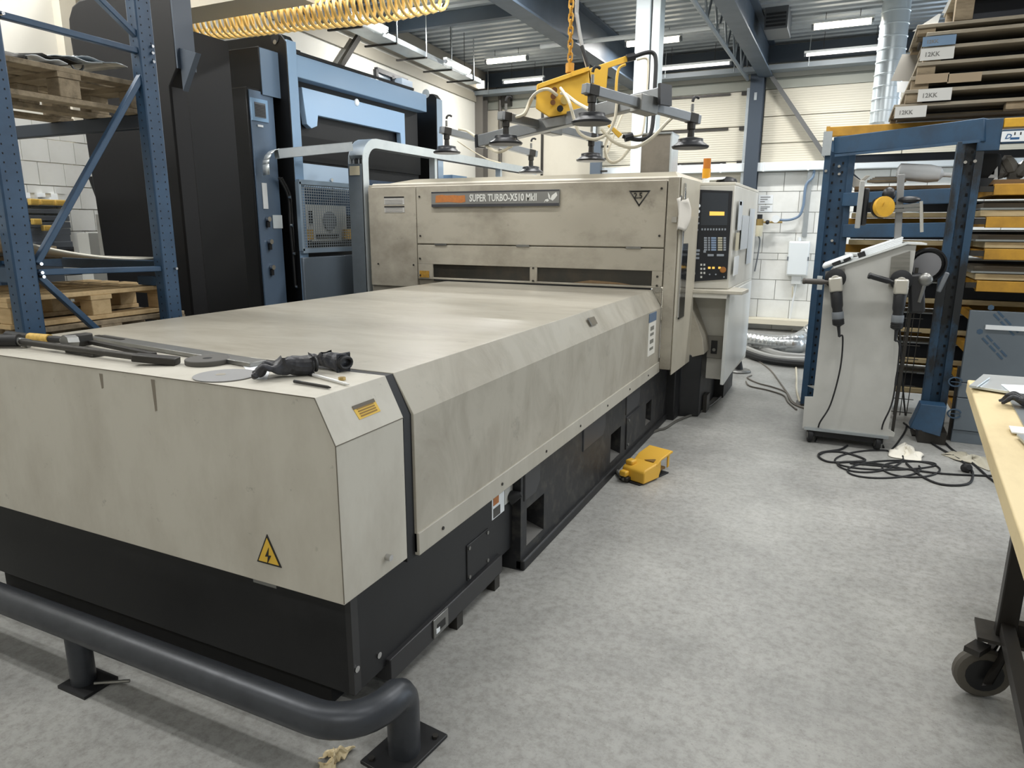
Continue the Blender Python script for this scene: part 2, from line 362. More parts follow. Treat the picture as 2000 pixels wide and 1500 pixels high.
# pilaster beside the rack, narrow window high on the left wall
q0 = PL(108, 60); q1 = PL(140, 60)
struct(lbox(B(), (q0-LP).dot(LD), (q1-LP).dot(LD), 0.0, 0.08, 0, 4.0).build('trim_4', wall_cream))
wn = thing('window_1', PL(760, 152), None, None); wn['kind'] = 'structure'
a = PL(731, 136); c = PL(792, 176); sa, sc_ = (a-LP).dot(LD), (c-LP).dot(LD); za, zc = a.z, PL(731, 150).z
fr = B()
for z in (za, zc-0.12): lbox(fr, sa, sc_, 0, 0.05, z-0.03, z+0.03)
for s in (sa, (sa+sc_)/2, sc_): lbox(fr, s-0.03, s+0.03, 0, 0.05, zc-0.12, za)
fr.build('window_frame', black_plastic, wn)
glass = mat('dim_glass', '#7d8a96', 0.08, spec=0.8)
for s, t in ((sa+0.03, (sa+sc_)/2-0.03), ((sa+sc_)/2+0.03, sc_-0.03)): lbox(B(), s, t, 0.005, 0.015, zc-0.09, za-0.03).build('pane', glass, wn)
lbox(B(), sc_+0.04, sc_+0.35, 0.0, 0.14, zc-0.12, za-0.02).build('vent_box', mat('pale_blue_box', '#aebfd2', 0.5), wn)
# ---------------------------------------------------------------- structural steel
hs = mat('blue_grey_structural_steel', '#46525f', 0.45, var=0.2, scale=3)
hs_light = mat('grey_structural_steel', '#7a8288', 0.45)
def ibeam(b, x, z0, z1, y0, y1, w=0.2, t=0.025):
    b.box(x-w/2, x+w/2, y0, y1, z0, z0+t); b.box(x-w/2, x+w/2, y0, y1, z1-t, z1); b.box(x-0.012, x+0.012, y0, y1, z0+t, z1-t)
o = B(); ibeam(o, -3.38, 3.86, ZC-0.004, -3, YB-0.14, 0.22); tag(o.build('roof_beam', hs), 'deep blue-grey roof beam running away above the yellow vacuum lifter', 'beam')
o = B(); ibeam(o, -1.36, 3.88, ZC-0.004, -3, YB-0.14, 0.2); tag(o.build('roof_beam', hs), 'blue-grey roof beam running away to the top of the dark wall column', 'beam')
o = B(); ibeam(o, 1.7, 3.88, ZC-0.004, -3, YB-0.14, 0.2); tag(o.build('roof_beam', hs), 'roof beam above the stacked pallets on the right', 'beam')
# lattice of slim struts beside the second beam
lt = thing('roof_lattice', (-1.62, 8, 3.8), 'slim grey lattice of zigzag struts hung beside the roof beam left of the dark column', 'truss')
B().cyl((-1.62, 5.5, 3.86), (-1.62, YB-0.2, 3.86), 0.025, n=8).build('bottom_chord', hs_light, lt)
B().cyl((-1.62, 5.5, 4.3), (-1.62, YB-0.2, 4.3), 0.025, n=8).build('top_chord', hs_light, lt)
for k in range(9):
    y0 = 5.6+k*0.7; B().cyl((-1.62, y0, 3.86), (-1.62, y0+0.35, 4.3), 0.014, n=6).build('strut', hs_light, lt); B().cyl((-1.62, y0+0.35, 4.3), (-1.62, y0+0.7, 3.86), 0.014, n=6).build('strut', hs_light, lt)
# purlins under the deck
for (a, c, lab) in (((780, 52), (965, 18), 'dark purlin under the roof deck above the nearest lit ceiling tube'),):
    p = P(a[0], a[1], 2, 4.27); B_ = B().box(-6.3, -3.5, p.y-0.05, p.y+0.05, 4.2, ZC-0.003); tag(B_.build('roof_purlin', hs), lab, 'beam')
# wall columns
col = thing('wall_column', (-1.47, YB-0.12, 0), 'dark blue-grey steel column on the back wall between door and ribbed cladding', 'column')
b = B(); b.box(-1.57, -1.37, YB-0.24, YB-0.225, 0, 4.08); b.box(-1.57, -1.37, YB-0.065, YB-0.05, 0, 4.08); b.box(-1.485, -1.455, YB-0.225, YB-0.065, 0, 4.08); b.build('flanges', mat('dark_column_paint', '#3a4450', 0.42), col)
B().box(-1.6, -1.34, YB-0.26, YB-0.05, 4.04, 4.09).build('head_plate', hs, col)
B().box(-1.5, -1.46, YB-0.25, YB-0.24, 3.55, 3.66).build('bracket', galv, col)
for i, (px, lab) in enumerate(((918, 'grey steel column in the far left corner of the hall'), (938, 'second grey steel column beside the corner column behind the lifter'))):
    p = P(px, 200, 1, YB-0.25); b = B(); ibeam(b, 0, 0, 0.001, 0, 0.001)
    b = B(); b.box(p.x-0.1, p.x+0.1, p.y-0.1, p.y-0.085, 0, 4.0); b.box(p.x-0.1, p.x+0.1, p.y+0.085, p.y+0.1, 0, 4.0); b.box(p.x-0.012, p.x+0.012, p.y-0.085, p.y+0.085, 0, 4.0)
    tag(b.build('steel_column', mat('grey_column_paint', '#8b8f92' if i == 0 else '#6c6a66', 0.45) if i == 0 else mat('brown_grey_column', '#6f6b65', 0.5)), lab, 'column')
# braces on back wall
p0 = Vector((-1.36, YB-0.16, 4.0)); p1 = P(1612, 305, 1, YB-0.16); br = B().beam(p0, p0+(p1-p0)*1.04, 0.06, 0.09, up=(0, 1, 0))
tag(br.build('diagonal_brace', mat('brown_grey_brace', '#5b5c5c', 0.5)), 'diagonal steel brace from the dark column head down across the ribbed wall', 'brace')
p0 = PL(700, 72, 0.12); p1 = PL(664, 130, 0.12); tag(B().beam(p0, p0+(p1-p0)*2.2, 0.07, 0.05, up=tuple(LN)).build('diagonal_brace', dark_steel), 'short dark diagonal brace on the cream left wall above the press', 'brace')
# ---------------------------------------------------------------- trays and lamps
tube_m = mat('lit_tube', '#fff3dc', 0.4, emit=9.0)
tube_cool = mat('lit_tube_dim', '#fffaf0', 0.4, emit=2.6)
def tube_light(p0, p1, label, group, m=tube_m, hang=True, r=0.036):
    p0 = Vector(p0); p1 = Vector(p1); d = (p1-p0).normalized()
    t = thing('tube_lamp', (p0+p1)/2, label, 'lamp', group)
    B().beam(p0-d*0.03+Z*(r+0.012), p1+d*0.03+Z*(r+0.012), r*2.4, 0.03).build('housing', white_paint, t)
    B().tube([p0, p1], r, 10).build('tube', m, t)
    for q in (p0-d*0.015, p1+d*0.015): B().cyl(q-d*0.015, q+d*0.015, r+0.002, n=10).build('end_cap', grey_plastic, t)
    if hang:
        for q in (p0.lerp(p1, 0.2), p0.lerp(p1, 0.8)): B().cyl(q+Z*0.06, Vector((q.x, q.y, ZC)), 0.004, n=5).build('hanger_wire', dark_steel, t)
    return t
for a, c, lab in (((1590, 53), (1702, 42), 'lit ceiling tube at the upper right beside the silver spiral pipe'), ((952, 121), (1030, 114), 'lit ceiling tube above the left end of the vacuum lifter'),
                  ((780, 27), (869, 16), 'lit ceiling tube nearest the coiled yellow air hose'), ((1225, 87), (1331, 80), 'lit ceiling tube partly behind the pale square column')):
    pa = P(a[0], a[1], 2, 4.2); pc = P(c[0], c[1], 2, 4.2); pc.y = pa.y
    tube_light(pa, pc, lab, 'lit ceiling tubes')
# cable tray along back wall with tube lamps under it
ct = thing('cable_tray', (-2, YB-0.35, 3.95), 'galvanised cable tray hung along the top of the back wall', 'cable tray')
b = B(); b.box(-6.3, 2.7, YB-0.42, YB-0.18, 3.93, 3.94); b.box(-6.3, 2.7, YB-0.425, YB-0.418, 3.93, 4.0); b.box(-6.3, 2.7, YB-0.182, YB-0.175, 3.93, 4.0); b.build('tray', hs_light, ct)
for k in range(9): B().cyl((-6+k*1.05, YB-0.43, 3.94), (-6+k*1.05, YB-0.43, ZC), 0.006, n=5).build('hanger_rod', galv, ct)
for a, c, lab in (((985, 162), (1060, 153), 'bright strip lamp on the back wall tray left of the yellow lifter'), ((1283, 135), (1425, 124), 'bright strip lamp on the back wall tray right of the pale column'), ((1575, 107), (1745, 92), 'bright strip lamp on the back wall tray above the ribbed cladding')):
    pa = P(a[0], a[1], 1, YB-0.52); pc = P(c[0], c[1], 1, YB-0.52); pa.z = pc.z = (pa.z+pc.z)/2
    tube_light(pa, pc, lab, 'strip lamps along the wall trays', tube_cool, True, 0.022)
# tray along left wall
za = 3.8; pa = P(640, 30, 2, za); pc = P(926, 164, 2, za); dv = (pc-pa).normalized(); sd = Vector((dv.y, -dv.x, 0))
ct = thing('cable_tray', (pa+pc)/2, 'perforated galvanised cable tray hung along the left wall', 'cable tray')
pa2 = pa-dv*2.5; b = B(); b.beam(pa2, pc, 0.24, 0.008); b.beam(pa2+sd*0.12+Z*0.03, pc+sd*0.12+Z*0.03, 0.006, 0.06); b.beam(pa2-sd*0.12+Z*0.03, pc-sd*0.12+Z*0.03, 0.006, 0.06); b.build('tray', galv, ct)
L_ = (pc-pa).length
for k in range(5):
    q = pa+dv*(L_*(k+0.6)/5); B().beam(q-sd*0.32-Z*0.01, q+sd*0.13-Z*0.01, 0.03, 0.02).build('support_arm', dark_steel, ct)
    B().cyl(q+sd*0.13, q+sd*0.13+Z*(ZC-za), 0.007, n=6).build('hanger_rod', galv, ct)
for f0, f1, lab in ((0.05, 0.24, 'bright strip lamp on the left wall tray above the brace'), (0.66, 0.86, 'bright strip lamp on the left wall tray near the far corner')):
    q0 = pa+dv*L_*f0+sd*0.15+Z*0.05; q1 = pa+dv*L_*f1+sd*0.15+Z*0.05; tube_light(q0, q1, lab, 'strip lamps along the wall trays', tube_cool, True, 0.022)
q = P(936, 165, 1, YB-0.5); lp = thing('emergency_lamp', q, 'small square lit emergency lamp in the far left ceiling corner', 'lamp')
B().box(q.x-0.07, q.x+0.07, q.y-0.02, q.y+0.03, q.z-0.05, q.z+0.05).build('lens', tube_m, lp); B().box(q.x-0.085, q.x+0.085, q.y+0.03, q.y+0.06, q.z-0.065, q.z+0.065).build('housing', white_paint, lp)
# white pipe and smaller things under the roof
p0 = P(1056, 91, 2, 3.95); p1 = P(1416, 54, 2, 3.95); p1.y = p0.y
tag(B().cyl(p0, p1, 0.028, n=10).build('ceiling_pipe', white_paint), 'white pipe running level under the roof between the two beams', 'pipe')
hb = thing('unit_heater', (-1.08, P(1497, 45, 2, 4.25).y, 4.1), 'small grey box on the roof deck right of the second roof beam', 'box')
p = P(1497, 45, 2, 4.25); p.x = -1.08; B().box(p.x-0.14, p.x+0.14, p.y-0.28, p.y+0.28, 4.1, ZC-0.002).build('body', mat('dark_grey_box', '#5d6063', 0.5), hb)
for k in range(4): B().box(p.x-0.12, p.x+0.12, p.y-0.29, p.y-0.28, 4.13+k*0.045, 4.155+k*0.045).build('louvre', black_plastic, hb)
# conduit with a switch box, pipes on the wall
c0 = P(905, 168, 1, YB-0.1); c1 = P(977, 185, 1, YB-0.1)
cd = thing('wall_conduit', (c1.x, YB-0.1, 2), 'dark grey conduit curving down the back wall behind the vacuum lifter', 'pipe')
B().tube([(c0.x, YB-0.1, c1.z+0.12), (c1.x-0.25, YB-0.1, c1.z+0.12)]+arc((c1.x-0.2, YB-0.1, c1.z-0.08), 0.2, math.pi/2, 0, 6, X, Z)+[(c1.x, YB-0.1, 0.5)], 0.035, 8).build('pipe', mat('conduit_grey', '#57534d', 0.5), cd)
B().box(c1.x+0.05, c1.x+0.22, YB-0.16, YB-0.05, c1.z-0.2, c1.z-0.03).build('switch_box', dark_steel, cd)
p = P(1058, 300, 1, YB-0.06); tag(B().box(p.x-0.02, p.x+0.02, YB-0.06, YB-0.028, 0.5, 3.7).build('cover_strip', dark_steel), 'thin dark vertical cover strip on the cream back wall left of the door', 'strip')
p = P(1165, 300, 1, YB-0.3)
sp = thing('grey_post', (p.x, YB-0.3, 0), 'dark grey perforated post standing behind the hanging suction cups', 'post')
B().box(p.x-0.09, p.x+0.09, YB-0.36, YB-0.24, 0, 3.05).build('post', mat('blue_grey_post', '#55606c', 0.4), sp)
for k in range(4): B().box(p.x+0.09, p.x+0.2, YB-0.32, YB-0.28, 2.35+k*0.2, 2.38+k*0.2).build('hook', dark_steel, sp)
# white wall cable duct
wd = thing('wall_cable_duct', (0, YB-0.1, 2.57), 'long white cable duct along the back wall above the blocks', 'cable duct')
B().box(-4.0, 2.6, YB-0.2, YB-0.022, 2.5, 2.63).build('duct', mat('white_duct', '#dbe2e6', 0.35), wd, bevel=0.006)
for k in range(10): B().box(-3.9+k*0.65, -3.87+k*0.65, YB-0.205, YB-0.022, 2.495, 2.635).build('joint_clip', white_paint, wd)
# junction box, conduit, notices, air unit on the block wall
p = P(1559, 505, 1, YB-0.1); jb = thing('junction_box', p, 'white electrical box on the block wall left of the blue rack post', 'box')
B().box(p.x-0.155, p.x+0.155, YB-0.16, YB-0.02, p.z-0.27, p.z+0.27).build('body', white_paint, jb, bevel=0.02)
B().box(p.x-0.145, p.x+0.145, YB-0.175, YB-0.16, p.z-0.25, p.z+0.25).build('cover', mat('white_cover', '#e2e8ea', 0.3), jb, bevel=0.012)
for s in (-1, 1): B().box(p.x+s*0.15-0.012, p.x+s*0.15+0.012, YB-0.18, YB-0.16, p.z-0.03, p.z+0.03).build('latch', grey_plastic, jb)
B().cyl((p.x, YB-0.07, p.z+0.27), (p.x-0.02, YB-0.07, p.z+0.33), 0.025, n=8).build('gland', white_paint, jb)
B().box(p.x-0.07, p.x+0.07, YB-0.13, YB-0.03, p.z-0.4, p.z-0.27).build('socket', mat('light_grey_socket', '#c9ccca', 0.5), jb)
B().cyl((p.x+0.0, YB-0.06, p.z-0.4), (p.x-0.05, YB-0.06, 0.15), 0.014, n=7).build('cable', white_paint, jb)
tag(B().box(p.x+0.02, p.x+0.09, YB-0.085, YB-0.022, p.z+0.34, 2.49).build('steel_conduit', galv), 'grey conduit strip on the block wall above the white electrical box', 'conduit')
hp = [P(*q, 1, YB-0.14) for q in ((1590, 324), (1588, 345), (1574, 362), (1569, 400), (1562, 420), (1548, 428), (1532, 430), (1514, 429))]
tag(B().tube(smoothpath(hp, 5), 0.02, 7).build('blue_air_hose', mat('blue_grey_hose', '#6d829a', 0.4)), 'thin blue-grey air hose curving down the block wall to the regulator', 'hose')
p = P(1486, 434, 1, YB-0.2); rg = thing('air_regulator', p, 'small brass and black compressed air filter regulator on the block wall', 'regulator')
brass = mat('brass', '#b39a63', 0.35, 0.8)
b = B(); b.cyl((p.x-0.02, p.y, p.z-0.05), (p.x-0.02, p.y, p.z+0.05), 0.06, n=10); b.build('body', brass, rg)
B().lathe([(0.05, -0.22), (0.06, -0.18), (0.06, -0.05)], p-X*0.02, n=10).build('bowl', mat('clear_bowl', '#c9c4ae', 0.2), rg)
B().cyl(p+Z*0.05-X*0.02, p+Z*0.12-X*0.02, 0.04, n=10).build('knob', black_plastic, rg)
B().cyl(p+X*0.04, p+X*0.32, 0.016, n=8).build('pipe', brass, rg); B().cyl(p+X*0.22-Y*0.03+Z*0.05, p+X*0.22+Y*0.01+Z*0.05, 0.06, n=14).build('gauge', white_paint, rg)
B().sph(p+X*0.1, 0.035).build('valve', black_plastic, rg)
hp = [p-X*0.03-Z*0.2, P(1484, 470, 1, YB-0.15), P(1480, 500, 1, YB-0.12), P(1474, 530, 1, YB-0.1)]
tag(B().tube(smoothpath(hp, 5), 0.012, 6).build('grey_tube', grey_plastic), 'thin grey tube hanging under the air regulator on the wall', 'tube')
for (x0, y0, x1, y1, lab) in ((1482, 381, 1509, 398, 'upper white notice taped to the block wall'), (1482, 401, 1508, 414, 'lower white notice taped to the block wall')):
    a = P(x0, y0, 1, YB-0.026); c = P(x1, y1, 1, YB-0.026); t = thing('wall_notice', a, lab, 'paper')
    B().box(a.x, c.x, YB-0.029, YB-0.0255, c.z, a.z).build('sheet', paper, t)
    for k in range(3): zq = a.z-(a.z-c.z)*(0.25+0.25*k); B().box(a.x+0.03, c.x-0.04*(k+1), YB-0.0305, YB-0.029, zq-0.008, zq+0.008).build('text_line', mat('grey_print', '#8d8f8f', 0.6), t)
# ================================================================ turret punch press with its long bed
XR, XT, ZB, ZT, YF, YT = -1.262, -1.335, 1.03, 1.166, 1.50, 5.42
XL = -3.20
pp = thing('punch_press', (-2.3, 3.5, 0), 'long beige sheet metal punch press with black base filling the middle of the hall', 'machine')
def cover_prof(xr, xt, zb=ZB, zt=ZT, z0=0.525, xl=XL):
    return [(xl-0.1, z0), (xr, z0), (xr, zb), (xt, zt), (xl+0.0, zt), (xl-0.06, zb)]
fc = B().prism(cover_prof(XR-0.006, XT), 'y', YF, 1.845).build('front_cover', mat('beige_front_paint', '#c0bcb0', 0.5, var=0.35, scale=3.5, dark='#8b8273', stretch=(1, 1, 0.5), spots=0.4, spscale=11), pp, bevel=0.002, sharp=15)
mc = B().prism(cover_prof(XR+0.004, XT), 'y', 1.89, YT-0.01).build('bed_cover', beige, pp, bevel=0.002, sharp=15)
B().prism(cover_prof(XR-0.006, XT-0.002, ZB, ZT-0.003, 0.51), 'y', 1.84, 1.90).build('gap_liner', rubber, pp)
wear = mat('edge_grime', '#655e51', 0.6)
for p_, q_ in (((XL, YF, ZT), (XT, YF, ZT)), ((XT, YF, ZT), (XR-0.006, YF, ZB)), ((XR-0.006, YF, ZB), (XR-0.006, YF, 0.53)), ((XR-0.006, YF, ZB), (XR-0.006, 1.84, ZB))):
    B().beam(p_, q_, 0.0024, 0.0024).build('edge_wear', wear, fc)
for x_, z0_, z1_ in ((-2.02, 1.05, 1.155), (-2.28, 1.10, 1.15)): B().prism([(x_, z1_), (x_+0.018, z1_), (x_+0.014, z0_), (x_+0.004, z0_-0.004)], 'y', YF-0.0006, YF+0.001).build('drip_stain', mat('drip_grey', '#7d7568', 0.6), fc)
# hem strip under the long side cover
B().box(XR-0.012, XR+0.012, 1.89, YT-0.01, 0.515, 0.60).build('side_hem', beige_side, mc, bevel=0.003)
for k in range(7): B().cyl((XR+0.012, 2.05+k*0.5, 0.555), (XR+0.016, 2.05+k*0.5, 0.555), 0.007, n=8).build('screw', dark_steel, mc)
# plinth under the front cover
b = B(); b.prism([(XR-0.07, 0.12), (XR-0.07, 0.52), (XL-0.2, 0.52), (XL-0.2, 0.12)], 'y', 1.60, 2.83)
b.build('front_plinth', black_paint, pp, bevel=0.004)
B().box(XL-0.2, XR-0.22, 1.66, 2.825, 0, 0.125).build('toe_shade_box', dark_void, pp)  # dark box added to block light and stand for shadow under the plinth
B().box(XL-0.15, XR-0.055, 1.575, 1.61, 0.488, 0.522).build('plinth_lip', mat('dark_grey_lip', '#3b3a38', 0.5), pp)
B().box(XR-0.085, XR-0.062, 1.595, 1.63, 0.13, 0.52).build('corner_strip', mat('dark_strip', '#2e2e2f', 0.45), pp)
B().box(-2.75, -2.69, 1.54, 1.6, 0.505, 0.528).build('hinge', steel, pp); B().box(-1.66, -1.56, 1.52, 1.6, 0.50, 0.524).build('hinge', steel, pp)
for p in ((XR-0.078, 1.61, 0.22), (XR-0.085, 1.74, 0.19)): B().cyl(p, Vector(p)+X*0.02, 0.012, n=8).build('bolt', chrome, pp)
for y in (2.06, 2.52): B().cyl((-1.45, y, 0), (-1.45, y, 0.14), 0.03, n=10).build('levelling_foot', dark_steel, pp)
# access plate on the plinth side and the drawer-like tray below it
B().box(XR-0.074, XR-0.064, 2.37, 2.57, 0.16, 0.325).build('access_plate', black_paint, pp, bevel=0.003)
for y in (2.385, 2.555):
    for z in (0.175, 0.31): B().cyl((XR-0.065, y, z), (XR-0.059, y, z), 0.009, n=8).build('bolt', steel, pp)
tr = B().box(XR-0.12, XR-0.05, 1.78, 2.68, 0.06, 0.150).build('slag_tray', mat('slag_tray_black', '#262628', 0.4), pp, bevel=0.004)
B().box(XR-0.051, XR-0.043, 2.06, 2.17, 0.07, 0.15).build('label_plate', steel, tr, bevel=0.002, )
B().box(XR-0.045, XR-0.0415, 2.085, 2.145, 0.09, 0.12).build('label_recess', black_print, tr); B().box(XR-0.045, XR-0.0405, 2.075, 2.10, 0.085, 0.105).build('label_print', paper, tr)
for y in (2.25, 2.6): B().box(XR-0.09, XR-0.05, y, y+0.05, 0.0, 0.066).build('tray_foot', dark_steel, tr)
# cast base with pockets
bs = B(); xs = XR-0.025
pock = [(2.9, 3.12, 0.10, 0.30), (4.27, 4.5, 0.10, 0.30), (5.18, 5.35, 0.12, 0.30)]
ys = 2.83
for (a, c, z0, z1) in pock:
    bs.box(-3.1, xs, ys, a, 0.0, 0.53); bs.box(-3.1, xs, a, c, 0.0, z0); bs.box(-3.1, xs, a, c, z1, 0.53); bs.box(-3.1, xs-0.16, a, c, z0, z1); ys = c
bs.box(-3.1, xs, ys, 5.93, 0.0, 0.53)
base = bs.build('cast_base', scuffed_black, pp)
for (a, c, z0, z1) in pock:
    B().poly([(xs-0.15, a, z0), (xs-0.002, a, z0), (xs-0.15, a, z0+0.05)], (0, c-a, 0)).build('pocket_sill', mat('pocket_sill_grey', '#5b5a57', 0.5), base)
B().box(xs-0.03, xs+0.02, 2.83, 5.93, 0.0, 0.055).build('base_flange', black_paint, base, bevel=0.008)
for y0, y1 in ((2.86, 3.05), (3.7, 4.12), (4.6, 4.95)):
    B().prism([(y0, 0.53), (y1, 0.53), (y1, 0.40), (y1-0.05, 0.35), (y0, 0.35)], 'x', xs-0.01, xs+0.008).build('raised_pad', mat('pad_dark', '#303134', 0.45), base, bevel=0.006)
B().box(xs-0.01, xs+0.01, 4.62, 5.05, 0.09, 0.33).build('cover_plate', scuffed_black, base, bevel=0.004)
for z in (0.12, 0.3): B().cyl((xs+0.01, 4.66, z), (xs+0.016, 4.66, z), 0.01, n=8).build('bolt', steel, base)
# stickers on the base: orange and white plates, cable plug
pl = B().box(XR-0.074, XR-0.067, 2.61, 2.735, 0.345, 0.47).build('sticker', paper, pp)
B().box(XR-0.0675, XR-0.0655, 2.62, 2.675, 0.41, 0.46).build('orange_square', orange_print, pl); B().box(XR-0.0675, XR-0.0655, 2.62, 2.69, 0.35, 0.395).build('pictogram', mat('grey_dark_print', '#4c4a46', 0.6), pl)
B().box(XR-0.074, XR-0.067, 2.74, 2.826, 0.37, 0.47).build('sticker', mat('grey_sticker', '#b9b9b4', 0.5), pp)
B().lathe([(0.035, 0), (0.03, 0.02), (0.012, 0.06)], (XR-0.07, 2.80, 0.385), (1, 0.3, 0.4), n=10).build('cable_plug', rubber, pp)
# warning triangle on front face
def tri(c, r, nrm, up, th):
    nrm = Vector(nrm).normalized(); up = Vector(up).normalized(); rt = up.cross(nrm); c = Vector(c)
    return [c+up*r, c+(-up*0.5-rt*0.72)*r*1.05, c+(-up*0.5+rt*0.72)*r*1.05]
pc = P(525, 1082, 1, YF)
t0 = B().poly(tri(pc, 0.068, (0, -1, 0), Z, 0), (0, -0.0025, 0)).build('warning_triangle', black_print, fc)
B().poly(tri(pc-Y*0.0026, 0.056, (0, -1, 0), Z, 0), (0, -0.0012, 0)).build('yellow_field', label_yellow, fc, )
bolt = [(0.006, 0.03), (-0.012, -0.004), (0.0, -0.002), (-0.006, -0.03), (0.014, 0.004), (0.002, 0.002)]
B().poly([pc+X*x+Z*(z-0.005)-Y*0.004 for x, z in bolt], (0, -0.0012, 0)).build('lightning_mark', black_print, fc)
# yellow label on the chamfer of the front cover
ch_n = Vector((ZT-ZB, 0, XR-0.006-XT)).normalized(); ch_u = Vector((XT-XR+0.006, 0, ZT-ZB)).normalized(); ch_p = Vector((XR-0.006, 0, ZB))
def CH(x, y): return PN(x, y, ch_p, ch_n)
q = [CH(688, 797), CH(731, 781), CH(743, 803), CH(702, 820)]
lb = B().poly(q, ch_n*0.0015).build('warning_label', label_yellow, fc)
cen = (q[0]+q[1]+q[2]+q[3])/4
for k in range(4):
    f = 0.2+0.2*k; a = q[0].lerp(q[3], f); c = q[1].lerp(q[2], f); B().beam(a.lerp(c, 0.12)+ch_n*0.002, a.lerp(c, 0.88)+ch_n*0.002, 0.0045, 0.001, up=tuple(ch_n)).build('text_line', mat('brown_print', '#8a6a24', 0.6), fc)
a, c = q[0].lerp(q[3], 0.02), q[1].lerp(q[2], 0.02); B().beam(a+ch_n*0.002, a.lerp(c, 0.98)+ch_n*0.002, 0.012, 0.001, up=tuple(ch_n)).build('worn_header', mat('dark_worn_print', '#5f574a', 0.6), fc)
B().cyl((XR-0.008, 1.72, 0.585), (XR+0.014, 1.72, 0.585), 0.011, n=12).build('knob', chrome, fc)
# small recessed pull on bed cover chamfer, label strip on far end of the side
ch2 = ch_p+X*0.01
q = [PN(x, y, ch2+ch_n*0.004, ch_n) for x, y in ((1147, 622), (1160, 618), (1167, 632), (1155, 637))]
B().poly(q, ch_n*0.002).build('recessed_pull', mat('pull_recess', '#6c6557', 0.6), mc)
B().beam(q[0]+ch_n*0.004, q[3]+ch_n*0.004, 0.015, 0.003, up=tuple(ch_n)).build('pull_edge', steel, mc)
y0, y1 = P(1265, 650, 0, XR).y, P(1279, 640, 0, XR).y
B().box(XR+0.003, XR+0.007, y0, y1, 0.70, 0.955).build('label_strip', mat('white_sticker', '#dad8cf', 0.5), mc)
B().box(XR+0.004, XR+0.009, y0, y1, 0.955, 1.02).build('label_strip', mat('blue_grey_sticker', '#5c6f86', 0.5), mc)
for k, z in enumerate((0.74, 0.79, 0.85, 0.89)): B().box(XR+0.007, XR+0.0085, y0+0.05, y1-0.06, z, z+0.02+0.01*(k % 2)).build('sticker_print', mat('grey_sticker_print', '#78776f', 0.6), mc)
# ------------------------------------------------ punching head (upper body)
ZU = 2.01
hd = B()
hd.box(-4.03, -1.215, YT, 7.4, 1.19, ZU); hd.box(-4.03, -3.24, YT, 7.4, 0.1, 1.19); hd.box(-1.225, -1.205, YT+0.004, 7.39, 0.55, ZU-0.004)
head = hd.build('head_body', turret_paint, pp, bevel=0.008)
B().prism([(YT-0.012, ZU-0.03), (YT+0.02, ZU+0.012), (7.4, ZU+0.045), (7.4, ZU)], 'x', -4.0, -1.19).build('head_roof', mat('pale_roof_paint', '#d5d0c2', 0.35), pp, bevel=0.008)
B().prism([(-3.95, ZU+0.0), (-3.55, ZU+0.045), (-1.22, ZU+0.045), (-1.2, ZU+0.01)], 'y', YT+0.05, 7.3).build('roof_ridge', mat('pale_roof_paint', '#d5d0c2', 0.35), pp)
# front skins: left panel, upper door, lower flap with two window slots
B().box(-4.02, -3.505, YT-0.022, YT+0.01, 1.1, ZU-0.02).build('left_panel', turret_paint, pp, bevel=0.004)
B().box(-3.495, -1.262, YT-0.028, YT+0.01, 1.492, ZU-0.02).build('upper_door', turret_paint, pp, bevel=0.005)
zb_ = 1.178
fl = B()
pts = [(-3.495, 1.482), (-1.262, 1.482), (-1.262, 1.05), (-1.335, zb_-0.003), (-3.33, zb_+0.0), (-3.40, 1.05), (-3.495, 1.05)]
w = [(-3.34, -2.386, 1.195, 1.312), (-2.32, -1.345, 1.195, 1.312)]
fl.box(-3.495, -1.262, YT-0.026, YT, 1.312, 1.482); fl.box(-3.495, -1.275, YT-0.026, YT, zb_, 1.195)
fl.box(-3.495, -3.34, YT-0.026, YT, 1.195, 1.312); fl.box(-2.386, -2.32, YT-0.026, YT, 1.195, 1.312); fl.box(-1.345, -1.262, YT-0.026, YT, 1.195, 1.312)
fl.prism([(-1.335, zb_), (-1.262, zb_), (-1.262, 1.04)], 'y', YT-0.026, YT)
flap = fl.build('lower_flap', turret_paint, pp, bevel=0.003)
winm = mat('smoky_window', '#2e2d29', 0.22, var=0.4, scale=4, dark='#4d4334')
for (a, c, z0, z1) in w: B().box(a, c, YT-0.012, YT-0.004, z0, z1).build('slot_window', winm, flap)
B().prism([(-2.0, 1.197), (-1.5, 1.197), (-1.62, 1.212), (-1.85, 1.222)], 'y', YT-0.0125, YT-0.014).build('rust_patch', mat('rust_dust', '#7d664a', 0.8, var=0.5, scale=20), flap)
B().box(-3.33, -1.35, YT-0.03, YT-0.005, 1.166, 1.178).build('brush_slot', dark_void, pp)
for p in ((-3.47, 1.36), (-3.47, 1.21), (-1.30, 1.27), (-1.30, 1.2), (-2.353, 1.305), (-2.353, 1.2), (-3.46, 1.9), (-3.46, 1.56), (-1.3, 1.93), (-1.3, 1.58), (-3.93, 1.3), (-3.54, 1.3)):
    B().cyl((p[0], YT-0.03, p[1]), (p[0], YT-0.034, p[1]), 0.009, n=8).build('screw', dark_steel, pp)
for x in (-3.25, -2.45, -1.5): B().box(x-0.06, x+0.06, YT-0.034, YT-0.02, 1.478, 1.496).build('flap_hinge', steel, flap)
